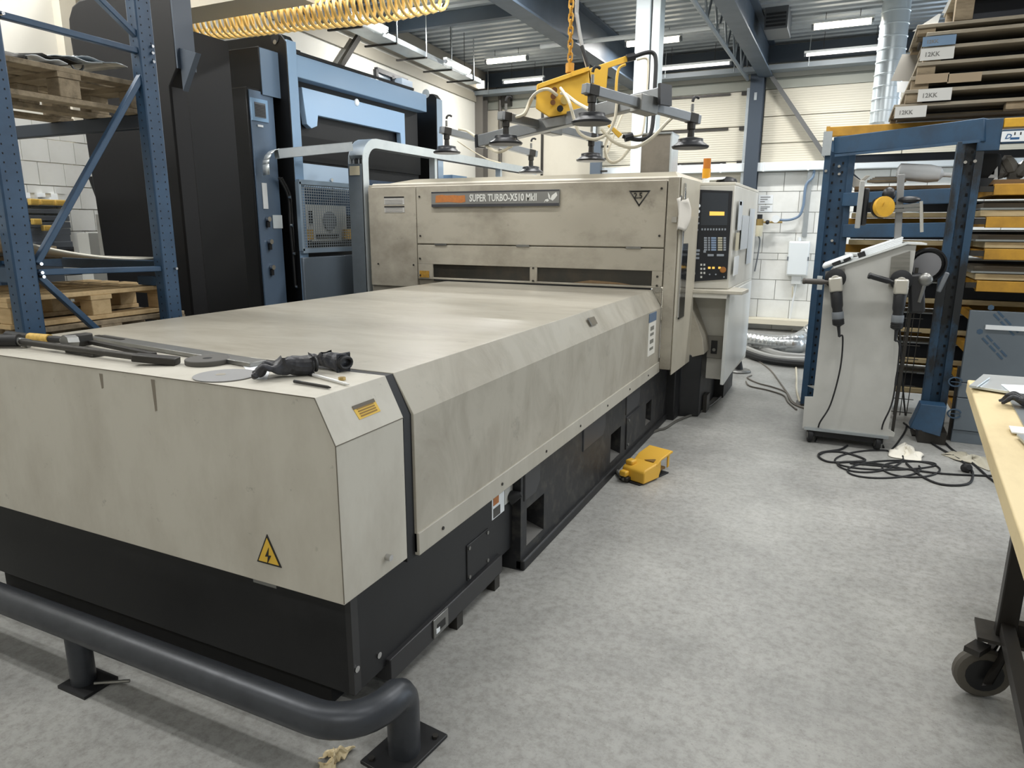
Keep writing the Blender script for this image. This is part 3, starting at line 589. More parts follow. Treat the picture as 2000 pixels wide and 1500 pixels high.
# name badge
bg = B().box(-3.327, -2.123, YT-0.046, YT-0.026, 1.808, 1.938).build('name_badge', mat('grey_badge', '#7b7b78', 0.4), pp, bevel=0.003)
B().box(-3.325, -2.125, YT-0.048, YT-0.044, 1.810, 1.832).build('badge_border', mat('dark_badge_strip', '#3f4045', 0.4), bg)
B().box(-3.325, -2.125, YT-0.0475, YT-0.044, 1.926, 1.937).build('badge_border', mat('dark_badge_strip', '#3f4045', 0.4), bg)
ow = B(); pts = [(-3.285, 1.846), (-3.28, 1.905), (-3.22, 1.912), (-3.17, 1.905), (-3.1, 1.908), (-3.05, 1.902), (-2.99, 1.905), (-2.985, 1.85), (-3.03, 1.842), (-3.15, 1.85)]
ow.prism(pts, 'y', YT-0.047, YT-0.0455); ow.build('orange_lettering_smear', orange_print, bg)
text('SUPER TURBO-X510 MkII', 0.082, (-2.945, YT-0.0475, 1.853), X, Z, white_print, bg, sx=0.70)
em = B(); ex, ez = -2.2, 1.872
for pts in ([(0, -0.01), (0.012, 0.02), (0.05, 0.045), (0.06, 0.02), (0.04, -0.005), (0.02, -0.022)], [(0.0, -0.012), (-0.005, 0.02), (-0.022, 0.045), (-0.018, 0.01), (-0.01, -0.01)], [(-0.055, -0.035), (-0.045, -0.012), (-0.022, -0.006), (-0.012, -0.022), (-0.03, -0.03), (-0.04, -0.02)]):
    em.prism([(ex+x, ez+z) for x, z in pts], 'y', YT-0.047, YT-0.0455)
em.build('badge_emblem', white_print, bg)
# inverted triangle mark with 2.5
c = P(1249, 384, 1, YT-0.028); r = 0.075
o = [(-0.085, 0.045), (0.085, 0.045), (0, -0.075)]; i_ = [(-0.066, 0.034), (0.066, 0.034), (0, -0.057)]
tb = B()
for k in range(3):
    l = (k+1) % 3; tb._add([c+X*o[k][0]+Z*o[k][1]-Y*0.002, c+X*o[l][0]+Z*o[l][1]-Y*0.002, c+X*i_[l][0]+Z*i_[l][1]-Y*0.002, c+X*i_[k][0]+Z*i_[k][1]-Y*0.002], [(0, 1, 2, 3)])
tb.build('triangle_mark', black_print, pp, solid=0.001)
text('2.5', 0.058, c+Vector((-0.046, -0.0025, -0.012)), X, Z, black_print, pp)
# two white data plates on left panel, yellow plate
for z0, z1 in ((1.835, 1.905), (1.765, 1.822)):
    a = P(751, 400, 1, YT-0.022).x; c = P(790, 400, 1, YT-0.022).x
    d = B().box(a, c, YT-0.025, YT-0.022, z0, z1).build('data_plate', mat('data_plate_grey', '#b9b7b2', 0.5), pp)
    B().box(a, c, YT-0.0265, YT-0.025, z1-0.012, z1).build('plate_header', black_print, d)
    for k in range(3): B().box(a+0.01, c-0.02, YT-0.0265, YT-0.025, z0+0.008+k*0.014, z0+0.013+k*0.014).build('text_line', mat('grey_line', '#8b8985', 0.6), d)
a = P(820, 535, 1, YT-0.026)
B().box(a.x, a.x+0.10, YT-0.03, YT-0.026, a.z-0.03, a.z+0.03).build('yellow_plate', mat('dirty_yellow_plate', '#ad8433', 0.5, var=0.5, scale=60, dark='#5d4a22'), pp)
B().box(-1.33, -1.265, YT-0.031, YT-0.026, 1.15, 1.185).build('data_plate', mat('grey_dot_plate', '#8f8b80', 0.5, var=0.6, scale=120), pp)
# right front corner column and door jamb with a dark tall window
B().box(-1.253, -1.165, YT-0.03, YT+0.12, 0.54, ZU).build('corner_post', turret_paint, pp, bevel=0.006)
jp = [(-1.165, YT-0.01), (-1.155, YT-0.02), (-1.14, 6.06), (-1.22, 6.06)]
B().prism(jp, 'z', 0.5, ZU).build('side_panel', mat('side_panel_paint', '#bdb7a7', 0.4, var=0.3, scale=2, dark='#8f8878'), pp)
sx_ = -1.148
B().box(sx_-0.01, sx_+0.006, 5.52, 5.72, 0.93, 1.52).build('side_window', mat('black_window', '#1c1d1f', 0.15), pp, bevel=0.004)
B().box(sx_-0.008, sx_+0.012, 5.47, 5.5, 0.95, 1.97).build('door_handle', chrome, pp, bevel=0.004)
B().box(-1.21, -1.17, YT-0.045, YT-0.028, 1.68, 1.72).build('latch', chrome, pp)
def D(x, y, t):
    """photo pixel at a given depth along the optical axis"""
    return EYE + (MC @ Vector(((x-1000)/FPX, -(y-750)/FPX, -1.0)))*t
# ================================================================ control side of the press
CW = (-1.235, 6.10); CE = (-0.872, 6.155)
cb = B(); cb.prism([CW, CE, (-0.85, 7.62), (-1.22, 7.62)], 'z', 1.13, 1.985); cb.prism([(-1.20, 6.34), (-0.862, 6.34), (-0.85, 7.62), (-1.22, 7.62)], 'z', 0.30, 1.13)
cab = cb.build('control_cabinet', cab_paint, pp, bevel=0.006)
B().prism([(6.12, 0.30), (6.12, 1.105), (7.62, 1.105), (7.62, 0.36)], 'x', -0.878, -0.848).build('side_door', mat('white_door_paint', '#d9dcda', 0.28), cab, bevel=0.004)
B().prism([CW, CE, (-0.85, 7.62), (-1.22, 7.62)], 'z', 1.985, 2.01).build('cabinet_roof', mat('pale_roof_paint', '#d5d0c2', 0.35), cab, bevel=0.004)
sk = [P(x, y, 1, 6.05) for x, y in ((1325, 585), (1340, 572), (1372, 660), (1375, 692), (1324, 704))]
B().poly(sk, (0, 0.25, 0)).build('console_skirt', turret_paint, pp, bevel=0.004)
B().prism([(-1.30, 5.86), (-1.21, 5.86), (-1.20, 6.02), (-1.04, 6.08), (-1.04, 6.9), (-1.3, 6.9)], 'z', 0.0, 0.56).build('console_base', black_paint, pp, bevel=0.01)
B().box(-1.2, -0.95, 6.9, 7.5, 0.0, 0.3).build('cabinet_base', black_paint, pp)
B().box(-1.035, -1.0, 6.25, 6.4, 0.0, 0.16).build('base_bracket', dark_steel, pp)
# keyboard shelf
B().prism([(-1.235, 6.02), (-0.735, 6.02), (-0.72, 6.3), (-0.86, 6.45), (-1.235, 6.45)], 'z', 1.098, 1.128).build('keyboard_shelf', mat('worn_shelf', '#cbc6b8', 0.4, var=0.3, scale=8), pp, bevel=0.005)
B().box(-1.15, -0.86, 6.03, 6.1, 1.06, 1.098).build('shelf_rail', cab_paint, pp)
# control panel
pu = Vector((CE[0]-CW[0], CE[1]-CW[1], 0)).normalized(); pn = Vector((pu.y, -pu.x, 0)); pO = Vector((CW[0], CW[1], 0))
def CPp(x, y, off=0): return PN(x, y, pO+pn*off, pn)
cp = B().poly([CPp(1348, 370), CPp(1431, 373), CPp(1420, 545), CPp(1338, 551)], pn*0.012).build('control_panel', mat('black_panel', '#1f2228', 0.35), cab)
cpo = 0.0125
def cpquad(x0, y0, x1, y1, name, m, th=0.004, par=None):
    return B().poly([CPp(x0, y0, cpo), CPp(x1, y0+0.02*(x1-x0), cpo), CPp(x1-(y1-y0)*0.04, y1, cpo), CPp(x0-(y1-y0)*0.04, y1, cpo)], pn*th).build(name, m, par or cab)
cpquad(1371, 376, 1423, 440, 'monitor_screen', mat('dark_screen', '#343a42', 0.12), 0.002)
led = mat('amber_display', '#f3c25a', 0.4, emit=0.9); cpquad(1386, 413, 1415, 421, 'amber_display', led, 0.003)
keyw = mat('key_grey', '#9aa2ac', 0.5); keyb = mat('key_blue', '#8ba0bd', 0.5); keyc = mat('key_cream', '#bcb8a4', 0.5); lampw = mat('lamp_white', '#e8eef2', 0.3, emit=0.3)
for k in range(9): cpquad(1370+k*5.6, 446, 1373.2+k*5.6, 450, 'soft_key', keyw)
for (x, y) in ((1365, 402), (1364, 413)): B().cyl(CPp(x, y, cpo), CPp(x, y, cpo+0.012), 0.014, n=10).build('lit_button', lampw, cab)
for (x, y) in ((1351, 424), (1364, 424), (1358, 436), (1364, 436), (1351, 449), (1362, 449)): B().cyl(CPp(x, y, cpo), CPp(x, y, cpo+0.01), 0.009, n=8).build('button', keyw, cab)
for k, (x, w_, m_) in enumerate(((1375, 6, keyw), (1383, 4, keyw), (1389, 10, keyb), (1402, 9, keyc), (1413, 5, keyw))):
    for r in range(6): cpquad(x, 463+r*4.6, x+w_, 466.6+r*4.6, 'key', m_, 0.004)
for (x, y, w_) in ((1350, 487, 7), (1360, 487, 7), (1350, 494, 7), (1359, 494, 7), (1348, 501.5, 18), (1374, 489, 5), (1382, 496, 12), (1400, 496, 14)): cpquad(x, y, x+w_, y+4.5, 'key', keyw)
for r in range(4):
    for c_ in range(2):
        if not (r == 3 and c_ == 1): cpquad(1368+c_*6, 515+r*8, 1371.5+c_*6, 519+r*8, 'small_key', white_print)
B().lathe([(0.034, 0), (0.034, 0.02), (0.026, 0.032)], CPp(1350, 534, cpo), pn, 16).build('override_dial', mat('dial_grey', '#b5b3aa', 0.4), cab)
B().lathe([(0.026, 0), (0.026, 0.01), (0.016, 0.012), (0.02, 0.032)], CPp(1412, 527, cpo), pn, 16).build('emergency_stop', mat('worn_orange', '#a86f34', 0.5), cab)
for x in (1383, 1391, 1403): cpquad(x, 521, x+5, 525, 'amber_lamp', led)
for (x, y) in ((1386, 536), (1398, 536), (1414, 541)): B().cyl(CPp(x, y, cpo), CPp(x, y, cpo+0.01), 0.007, n=8).build('button', keyw, cab)
for k in range(2): cpquad(1352, 371+k*4, 1366, 373+k*4, 'panel_print', keyw, 0.001)
# power socket plate, stickers and papers on the cabinet
a = P(1381, 655, 1, 6.33); c = P(1410, 700, 1, 6.33)
sp = B().box(a.x, c.x, 6.315, 6.335, c.z, a.z).build('switch_plate', mat('switch_plate_grey', '#8f8c84', 0.4), pp, bevel=0.004)
B().box(a.x+0.045, c.x-0.045, 6.305, 6.32, c.z+0.04, a.z-0.04).build('rotary_switch', black_plastic, sp); B().cyl((a.x+0.075, 6.3, c.z+0.08), (a.x+0.075, 6.285, c.z+0.08), 0.015, n=10).build('switch_knob', steel, sp)
def sdp(y0, y1, z0, z1, name, m): return B().box(-0.85, -0.8455, y0, y1, z0, z1).build(name, m, cab)
stick = mat('pale_blue_sheet', '#ccd3d9', 0.5); stick2 = mat('pale_tan_sheet', '#c9c2a8', 0.6)
for (y0, y1, z0, z1, m_) in ((6.28, 6.5, 1.62, 1.87, stick), (6.24, 6.42, 1.45, 1.6, stick2), (6.55, 7.0, 1.45, 1.75, stick), (6.22, 6.5, 1.24, 1.4, paper), (7.05, 7.4, 1.3, 1.82, stick)):
    sdp(y0, y1, z0, z1, 'paper_sheet', m_)
sdp(6.3, 6.42, 1.83, 1.86, 'sheet_header', mat('grey_print', '#8d8f8f', 0.6))
# levelling foot disc with black cone at the far corner
p = P(1443, 726, 2, 0); lf = thing('levelling_pad', (p.x, p.y, 0), 'round grey machine foot with black cone under the white cabinet corner', 'machine foot')
B().lathe([(0.13, 0), (0.135, 0.015), (0.12, 0.03)], (p.x, p.y, 0), n=20).build('disc', steel, lf); B().lathe([(0.045, 0.03), (0.04, 0.06), (0.008, 0.19)], (p.x, p.y, 0), n=12).build('cone', rubber, lf)
# beacon, cap and dark cloth on the cabinet roof
p = P(1379, 351, 1, 6.4); bc = thing('signal_beacon', (p.x, 6.4, 2.01), 'amber and orange signal beacon on top of the control cabinet', 'beacon')
B().cyl((p.x, 6.4, 2.01), (p.x, 6.4, 2.06), 0.03, n=12).build('stem', white_paint, bc); B().cyl((p.x, 6.4, 2.06), (p.x, 6.4, 2.14), 0.036, n=14).build('amber_lens', mat('amber_lens', '#d79a2b', 0.2), bc); B().cyl((p.x, 6.4, 2.14), (p.x, 6.4, 2.225), 0.032, n=14).build('orange_lens', mat('orange_lens', '#b7702c', 0.25), bc)
gl_black = mat('black_work_glove', '#1f1f23', 0.42, var=0.5, scale=18, dark='#4a4d55')
p = P(1418, 356, 1, 6.3); th = thing('peaked_hat', (p.x, 6.3, 2.01), 'black and white peaked hat lying on the control cabinet roof', 'hat')
B().sph((p.x, 6.32, 2.025), 0.09, (1.0, 0.9, 0.45)).build('crown', black_plastic, th); B().poly([(p.x-0.16, 6.22, 2.03), (p.x-0.02, 6.2, 2.035), (p.x+0.0, 6.28, 2.05), (p.x-0.14, 6.3, 2.05)], (0, 0, 0.01)).build('peak', white_paint, th)
# hand scanner on the shelf
p = P(1410, 556, 2, 1.13); mo = thing('computer_mouse', (p.x, p.y, 1.128), 'grey and black computer mouse on the keyboard shelf', 'mouse')
B().sph((p.x-0.03, p.y-0.1, 1.145), 0.075, (1.1, 0.8, 0.4)).build('shell', grey_plastic, mo); B().box(p.x+0.03, p.x+0.1, p.y-0.05, p.y+0.04, 1.128, 1.19).build('cradle', black_plastic, mo, bevel=0.01)
# cloth hanging on door post
cl = B()
def clothf(u, v):
    q = P(1322+20*u+10*math.sin(3.1*v)*(u > 0.5), 388+62*v, 0, -1.125); return q+X*0.012*math.sin(9*u+3*v)+Z*0.01*math.sin(7*u)
cl.grid(clothf, 8, 10); th = thing('hanging_cloth', P(1332, 390, 0, -1.125), 'pale grey cloth hanging on the press corner beside the control panel', 'cloth'); cl.build('cloth', mat('pale_cloth', '#cfcac0', 0.85), th, solid=0.004)
B().cyl(P(1330, 390, 0, -1.135), P(1330, 384, 0, -1.115), 0.01, n=8).build('hook', steel, th)
# grey metal box on the head roof
a = P(1250, 341, 1, 5.62); c = P(1306, 341, 1, 5.62); bx = thing('metal_box', ((a.x+c.x)/2, 5.75, 2.06), 'grey sheet metal box standing on the right end of the press roof', 'box')
bb = B(); bb.box(a.x, c.x, 5.62, 5.86, 2.06, 2.35); bb.build('box_body', mat('brown_grey_metal', '#8b857b', 0.4, 0.4, var=0.4, scale=6), bx, bevel=0.006)
B().box(c.x, c.x+0.012, 5.62, 5.86, 2.06, 2.35).build('lit_side_plate', galv_bright, bx); B().box(a.x-0.012, c.x+0.012, 5.61, 5.87, 2.35, 2.362).build('lid', galv, bx)  # lit look of the right side put into the brighter zinc
B().box(a.x-0.03, c.x+0.05, 5.58, 5.9, 2.05, 2.06).build('rubber_mat', rubber, bx)
# ================================================================ galvanised cable channels left of the press
ch = thing('cable_channel', (-4.14, 5.4, 0), 'galvanised cable channel rising left of the press then running away along its side', 'cable channel')
x0, x1 = -4.225, -4.075
path = [(5.40, 0.0), (5.40, 2.22)] + [(5.62-0.22*math.cos(a), 2.22+0.22*math.sin(a)) for a in (math.pi/12, math.pi/6, math.pi/4, math.pi/3, 5*math.pi/12, math.pi/2)] + [(9.4, 2.44)]
def strip(b, xa, xb, path, t):
    m = len(path); vs = []
    for i, (y, z) in enumerate(path):
        a = path[max(i-1, 0)]; c = path[min(i+1, m-1)]; d = Vector((c[0]-a[0], c[1]-a[1])).normalized(); nn = Vector((d.y, -d.x))
        for xx in (xa, xb):
            for s in (0, t): vs.append((xx, y+nn.x*s, z+nn.y*s))
    fs = []
    for i in range(m-1):
        k = i*4; l = k+4; fs += [(k, k+1, l+1, l), (k+2, l+2, l+3, k+3), (k, l, l+2, k+2), (k+1, k+3, l+3, l+1)]
    fs += [(0, 2, 3, 1), (m*4-4, m*4-3, m*4-1, m*4-2)]; b._add(vs, fs)
b = B(); strip(b, x0, x1, [(5.385, 0.0), (5.385, 2.2)], 0.005); b.build('front_plate', mat('grey_channel_plate', '#7f878d', 0.38, 0.6, var=0.35, scale=3, dark='#5b6065'), ch)
b = B(); strip(b, x0, x1, [(y+(0.06 if i < 2 else 0.0), z) for i, (y, z) in enumerate(path)], 0.006); b.build('back_plate', galv, ch)
b = B(); strip(b, x1, x1+0.008, path, 0.085); b.build('right_flange', galv_bright, ch)
b = B(); strip(b, x0-0.008, x0, path, 0.07); b.build('left_flange', galv_bright, ch)
for k in range(4): B().tube([(x0+0.03+k*0.03, 5.43, 0.3), (x0+0.03+k*0.03, 5.43, 2.2)]+arc((x0+0.03+k*0.03, 5.6, 2.2), 0.17, math.pi, math.pi/2, 5, Y, Z)+[(x0+0.03+k*0.03, 9.2, 2.37)], 0.012, 6).build('cable', rubber if k % 2 else grey_plastic, ch)
B().box(x0+0.02, x1-0.02, 5.38, 5.386, 2.1, 2.18).build('label', mat('cream_label', '#c9c0a6', 0.6), ch)
for y in (6.7, 8.3): B().box(x1-0.09, x1-0.02, y, y+0.05, 0, 2.42).build('support_post', galv_bright, ch)
q0 = P(540, 301, 0, -4.47); q1 = P(684, 287, 1, 5.35); dv = (q1-q0).normalized(); sdv = dv.cross(Z).normalized()
c2 = thing('cable_channel', q0, 'dull galvanised cable channel crossing from the black cabinet to the upright channel', 'cable channel')
for s_, nm in ((-1, 'front_plate'), (1, 'back_plate')): B().beam(q0-sdv*0.05*s_*-1, q1-sdv*0.05*s_*-1, 0.005, 0.075).build(nm, galv, c2)
B().beam(q0+Z*0.0375, q1+Z*0.0375, 0.105, 0.005).build('cover', galv, c2)
ho = [q0+Z*0.0375]+[q0-dv*(0.1*math.sin(t))+Z*(0.0375-0.12+0.12*math.cos(t)) for t in (0.4, 0.8, 1.2, 1.5)]+[q0-dv*0.1-Z*0.16]
hd_ = B()
for k in range(len(ho)-1): hd_.quad(ho[k]-sdv*0.075, ho[k+1]-sdv*0.075, ho[k+1]+sdv*0.075, ho[k]+sdv*0.075)
hd_.build('curved_hood', galv_bright, c2, solid=0.006)
# ================================================================ press brake (right)
pb = thing('press_brake', (-4.9, 6.2, 0), 'tall black press brake with blue reflections coloured on its glossy front behind the punch press', 'machine')
XB = -4.5
yn = P(560, 100, 0, XB).y
B().prism([(-5.74, 0), (XB, 0), (XB, 3.18), (XB-0.05, 3.245), (XB-0.1, 3.26), (-5.69, 3.26), (-5.74, 3.22)], 'y', yn, yn+0.12).build('near_side_frame', pb_black, pb, bevel=0.01)
B().box(XB-0.06, XB+0.002, yn+0.005, yn+0.115, 0.0, 3.2).build('lit_frame_edge', pb_sheen, pb)
for (x, y) in ((383, 97), (537, 75)):
    q = P(x, y, 1, yn); B().cyl(q-Y*0.004, q+Y*0.002, 0.045, n=16).build('lifting_hole', dark_void, pb); B().cyl(q-Y*0.006-Z*0.03, q-Y*0.002-Z*0.03, 0.02, n=8).build('hole_edge', steel, pb)
a = P(392, 100, 1, yn-0.22); c = P(510, 172, 1, yn-0.22)
B().box(a.x, c.x, yn-0.22, yn, c.z-0.05, a.z-0.02).build('upper_housing', pb_black, pb, bevel=0.008); B().box(c.x-0.004, c.x+0.006, yn-0.21, yn, c.z-0.05, a.z-0.03).build('lit_housing_side', mat('housing_reflection', '#64788e', 0.3), pb)  # lit right side of the black housing, put into its colour
# electrical cabinet
ya = P(482, 168, 0, -4.62).y; yc = P(533, 185, 0, -4.62).y
a = P(357, 178, 1, ya); zt = P(482, 168, 0, -4.62).z
ec = B().box(a.x, -4.63, ya, yc, 0.1, zt).build('electrical_cabinet', pb_black, pb, bevel=0.01)
B().box(-4.632, -4.615, ya+0.02, yc-0.005, 0.1, zt-0.02).build('cabinet_door', mat('door_blue_reflection', '#56697f', 0.28, spec=0.7), ec, bevel=0.004)  # blue light on the black cabinet's side, put into the door colour
q0 = P(489, 190, 0, -4.61); q1 = P(524, 240, 0, -4.61)
B().box(-4.616, -4.603, q0.y, q1.y, q1.z, q0.z).build('vent_grille', mat('grille_frame', '#7fa0c0', 0.3), ec); B().box(-4.606, -4.600, q0.y+0.03, q1.y-0.03, q1.z+0.03, q0.z-0.03).build('grille_mesh', mat('grille_grey', '#5a6067', 0.5), ec)
for k in range(8): zz_ = q1.z+0.04+k*(q0.z-q1.z-0.08)/8; B().box(-4.602, -4.597, q0.y+0.035, q1.y-0.035, zz_, zz_+0.006).build('slat', dark_steel, ec)
for x0_, y0_, x1_, y1_, m_ in ((511, 357, 524, 408, paper), (532, 420, 552, 446, mat('pale_sheet', '#cdd6da', 0.6)), (503, 243, 514, 249, paper)):
    q0 = P(x0_, y0_, 0, -4.61); q1 = P(x1_, y1_, 0, -4.61); B().box(-4.613, -4.607, q0.y, q1.y, q1.z, q0.z).build('sticker', m_, ec)
for (x, y) in ((522, 428), (526, 472), (530, 522)):
    q = P(x, y, 0, -4.61); B().cyl(q, q+X*0.03, 0.022, n=10).build('lock', chrome, ec); B().box(q.x, q.x+0.02, q.y-0.02, q.y+0.01, q.z-0.07, q.z-0.02).build('lock_lever', black_plastic, ec)
cbl = [P(545, 347, 0, -4.56), P(563, 385, 0, -4.56), P(567, 440, 0, -4.56), P(572, 495, 0, -4.56), P(577, 560, 0, -4.56)]
for k in range(2): B().tube(smoothpath([q+Y*0.03*k for q in cbl], 4), 0.012, 6).build('cable', rubber, ec)
for q in cbl[1:]: B().cyl(q+X*0.01, q+X*0.03, 0.014, n=8).build('cable_clip', chrome, ec)
# crown beam and ram
yf = P(804, 174, 0, XB).y
zt2 = 3.11; zl = P(700, 176, 0, XB).z
c0 = P(575, 148, 0, XB); c1 = P(828, 215, 0, XB)
B().box(XB-0.5, XB-0.01, yn+0.12, yf+0.32, c0.z, zt2).build('crown_beam', pb_sheen, pb, bevel=0.006)
B().box(XB-0.55, XB-0.002, yn+0.12, yf+0.05, zt2, zt2+0.025).build('crown_cap', pb_black, pb)
B().box(XB-0.3, XB-0.2, yn+0.13, yn+0.4, zt2+0.02, zt2+0.1).build('crown_block', pb_black, pb)
r0 = P(581, 155, 0, XB-0.06); r1 = P(600, 236, 0, XB-0.06); r2 = P(790, 212, 0, XB-0.06); r3 = P(785, 272, 0, XB-0.06)
yt0, yt1 = r0.y+0.05, r2.y; r0.z -= 0.055
rz0 = P(604, 222, 0, XB-0.06).z; rz1 = r1.z-0.03
B().prism([(yt0, r0.z), (yt1, r0.z), (yt1, rz1-0.12), (yt1-0.08, rz1-0.06), (yt1-0.09, rz0), (yt0+0.2, rz0), (yt0+0.18, rz1), (yt0+0.1, rz1-0.03), (yt0+0.04, rz1)], 'x', XB-0.12, XB-0.06).build('ram', mat('ram_blue_reflection', '#a6c6e8', 0.25, spec=0.7), pb, bevel=0.004)  # pale blue of the ram is reflected daylight put into its colour
B().sph(P(697, 200, 0, XB-0.055), 0.035, (0.5, 1, 1)).build('lamp', lampw, pb)
B().box(XB-0.6, XB-0.13, yn+0.12, yf+0.3, 0.0, 3.1).build('frame_backing', mat('press_backing', '#0d0e11', 0.5), pb)
q = P(640, 290, 0, XB-0.1)
B().box(XB-0.13, XB-0.1, yn+0.12, yf+0.3, rz1-0.32, rz1-0.1).build('tool_clamp', pb_black, pb)
B().box(XB-0.13, XB-0.11, yn+0.14, yn+0.9, rz1-0.55, rz1-0.34).build('lit_patch', mat('lit_pale_blue', '#b4cbe2', 0.25, spec=0.8), pb)  # lit bit below the ram, painted as a pale blue panel
B().box(XB-0.15, XB-0.12, yn+0.12, yf+0.3, 1.75, 2.12).build('dark_blue_panel', mat('deep_blue_panel', '#27405c', 0.25, spec=0.8), pb)
for k in range(3): B().cyl((XB-0.12, yn+0.62, 2.08-k*0.09), (XB-0.09, yn+0.62, 2.08-k*0.09), 0.018, n=8).build('bolt', chrome, pb)
# guard with wire mesh
g0 = P(584, 355, 0, XB+0.02); g1 = P(700, 500, 0, XB+0.02)
zt3, zb3, ya3, yb3 = g0.z, P(594, 490, 0, XB+0.02).z, g0.y, P(690, 380, 0, XB+0.02).y
ms = B(); n_ = 26
for k in range(n_): yy = ya3+(yb3-ya3)*k/(n_-1); ms.box(XB+0.018, XB+0.022, yy-0.003, yy+0.003, zb3, zt3)
for k in range(26): zz_ = zb3+(zt3-zb3)*k/25; ms.box(XB+0.018, XB+0.022, ya3, yb3, zz_-0.003, zz_+0.003)
gd = B(); 
for z in (zt3, zb3): gd.box(XB+0.0, XB+0.04, ya3-0.02, yb3, z-0.02, z+0.02)
gd.box(XB, XB+0.04, ya3-0.03, ya3, zb3, zt3)
gdo = gd.build('guard_frame', mat('guard_blue_grey', '#8fa0b0', 0.3, 0.3), pb); ms.build('wire_mesh', mat('wire_pale', '#aeb6bc', 0.35, 0.6), gdo)
B().box(XB-0.08, XB+0.03, ya3-0.02, yb3+0.2, 0.0, zb3-0.06).build('lower_guard', mat('grey_blue_guard', '#66717c', 0.3, spec=0.6), pb, bevel=0.006)
bgm = B().box(XB-0.118, XB-0.085, ya3+0.02, yb3, zb3+0.08, zb3+0.42).build('back_gauge', mat('pale_gauge_housing', '#c4c6c2', 0.4), pb)
B().cyl((XB-0.085, ya3+0.5, zb3+0.27), (XB-0.06, ya3+0.5, zb3+0.27), 0.09, n=18).build('gauge_dial', grey_plastic, bgm)
for yy in (0.12, 0.7): B().box(XB-0.085, XB-0.06, ya3+yy, ya3+yy+0.12, zb3+0.09, zb3+0.19).build('gauge_carriage', mat('brass_yellow', '#c09a4a', 0.5), bgm)
B().box(XB-0.085, XB-0.07, ya3+0.3, ya3+0.62, zb3+0.11, zb3+0.15).build('gauge_rail', dark_steel, bgm); B().box(XB-0.085, XB-0.07, ya3+0.22, ya3+0.26, zb3+0.24, zb3+0.36).build('gauge_slot', black_plastic, bgm)
# far frame
yf2 = P(868, 180, 0, XB).y-0.06; yf1 = P(852, 175, 0, XB).y
B().prism([(-5.2, 0), (XB, 0), (XB, 3.10), (XB-0.05, 3.16), (-5.2, 3.16)], 'y', yf1, yf1+0.12).build('far_side_frame', pb_black, pb, bevel=0.01)
B().box(XB-0.05, XB+0.003, yf1+0.005, yf1+0.125, 0, 3.1).build('lit_frame_edge', mat('pale_edge_reflection', '#a9bccf', 0.25, spec=0.9), pb)  # bright reflection on the black frame's edge, painted in
q = P(832, 183, 1, yf1); B().cyl(q-Y*0.006, q, 0.05, n=14).build('lifting_hole', galv_bright, pb)
B().box(XB-0.02, XB+0.12, yf1+0.14, yf1+0.5, 1.7, 2.25).build('terminal_box', mat('pale_blue_gloss', '#8fb0d2', 0.3, spec=0.8), pb)
# things on top of the press brake
p = P(383, 76, 1, 5.6); hz = thing('hoist_trolley', p, 'yellow block lying on top of the black press brake', 'hoist')
B().box(p.x-0.17, p.x+0.1, 5.55, 5.75, 3.262, 3.33).build('body', yellow_beam, hz, bevel=0.006); B().box(p.x+0.1, p.x+0.2, 5.58, 5.72, 3.262, 3.30).build('end_plate', yellow_beam, hz)
p = P(343, 78, 1, 5.0); p.x = -5.55; fo = thing('foil_bundle', (p.x, 5.0, 3.26), 'crumpled silver foil wrapped bundle at the top left corner of the press brake', 'bundle')
for k in range(5): B().sph((p.x-0.06+0.04*k, 5.06+0.02*k, 3.31+0.05*(k % 3)), 0.08, (1.4, 0.8, 0.6), 8, rot('Y', 25*k)).build('foil_fold', galv_bright, fo)
# ================================================================ black press brake at the left
p2 = thing('press_brake', (-4.4, 3.5, 0), 'black machine side frame with a rounded top corner behind the pallet rack', 'machine')
y1_ = 3.30; q = P(140, 60, 1, y1_)
pts = [(-4.80, 0.0), (-3.95, 0.0), (-3.95, 2.5), (-3.88, 2.62), (-3.88, 3.5), (-4.62, 3.5)]+[(-4.75, 3.08)] 
pts = [(-4.79, 1.40), (-4.79, 0.0), (-3.95, 0.0), (-3.95, 2.50), (-3.87, 2.60), (-3.87, 3.09), (-4.72, 3.09), (-4.80, 3.06), (-4.85, 2.99), (-4.86, 2.90)]
B().prism(pts, 'y', y1_, y1_+0.14).build('side_frame', mat('press_black_satin', '#121214', 0.55, spec=0.3), p2, bevel=0.012)
B().box(-3.875, -3.862, y1_+0.0, y1_+0.14, 2.6, 3.09).build('lit_frame_edge', mat('dim_lit_edge', '#414c5a', 0.35), p2); B().box(-4.6, -4.05, y1_+0.14, y1_+0.6, 0, 2.9).build('body', pb_black, p2)  # light on the black frame's edge strip put into a bluish colour
B().prism([(-3.862, 2.47), (-3.862, 2.72), (-3.72, 2.68)], 'y', y1_+0.02, y1_+0.06).build('gusset', mat('dim_lit_edge', '#414c5a', 0.35), p2)
B().prism([(-4.80, 1.98), (-4.80, 1.72), (-4.9, 1.98)], 'y', y1_+0.03, y1_+0.1).build('bracket', pb_black, p2)
B().box(-4.9, -4.79, y1_+0.05, y1_+0.1, 1.42, 1.72).build('grey_hatch', mat('grey_hatch', '#9a9a94', 0.5), p2)
# white box behind the rack between wall and machine
p = P(188, 480, 1, 3.45); wb2 = thing('white_box', (p.x, 3.5, 0), 'white carton box standing beside the black machine left of its lower edge', 'box')
B().box(p.x-0.07, p.x+0.06, 3.36, 3.6, 0.9, P(188, 455, 1, 3.4).z).build('carton', mat('white_carton', '#d5d6d0', 0.7), wb2); B().box(p.x-0.1, p.x+0.07, 3.35, 3.62, 0.0, 0.9).build('support', grey_plastic, wb2)
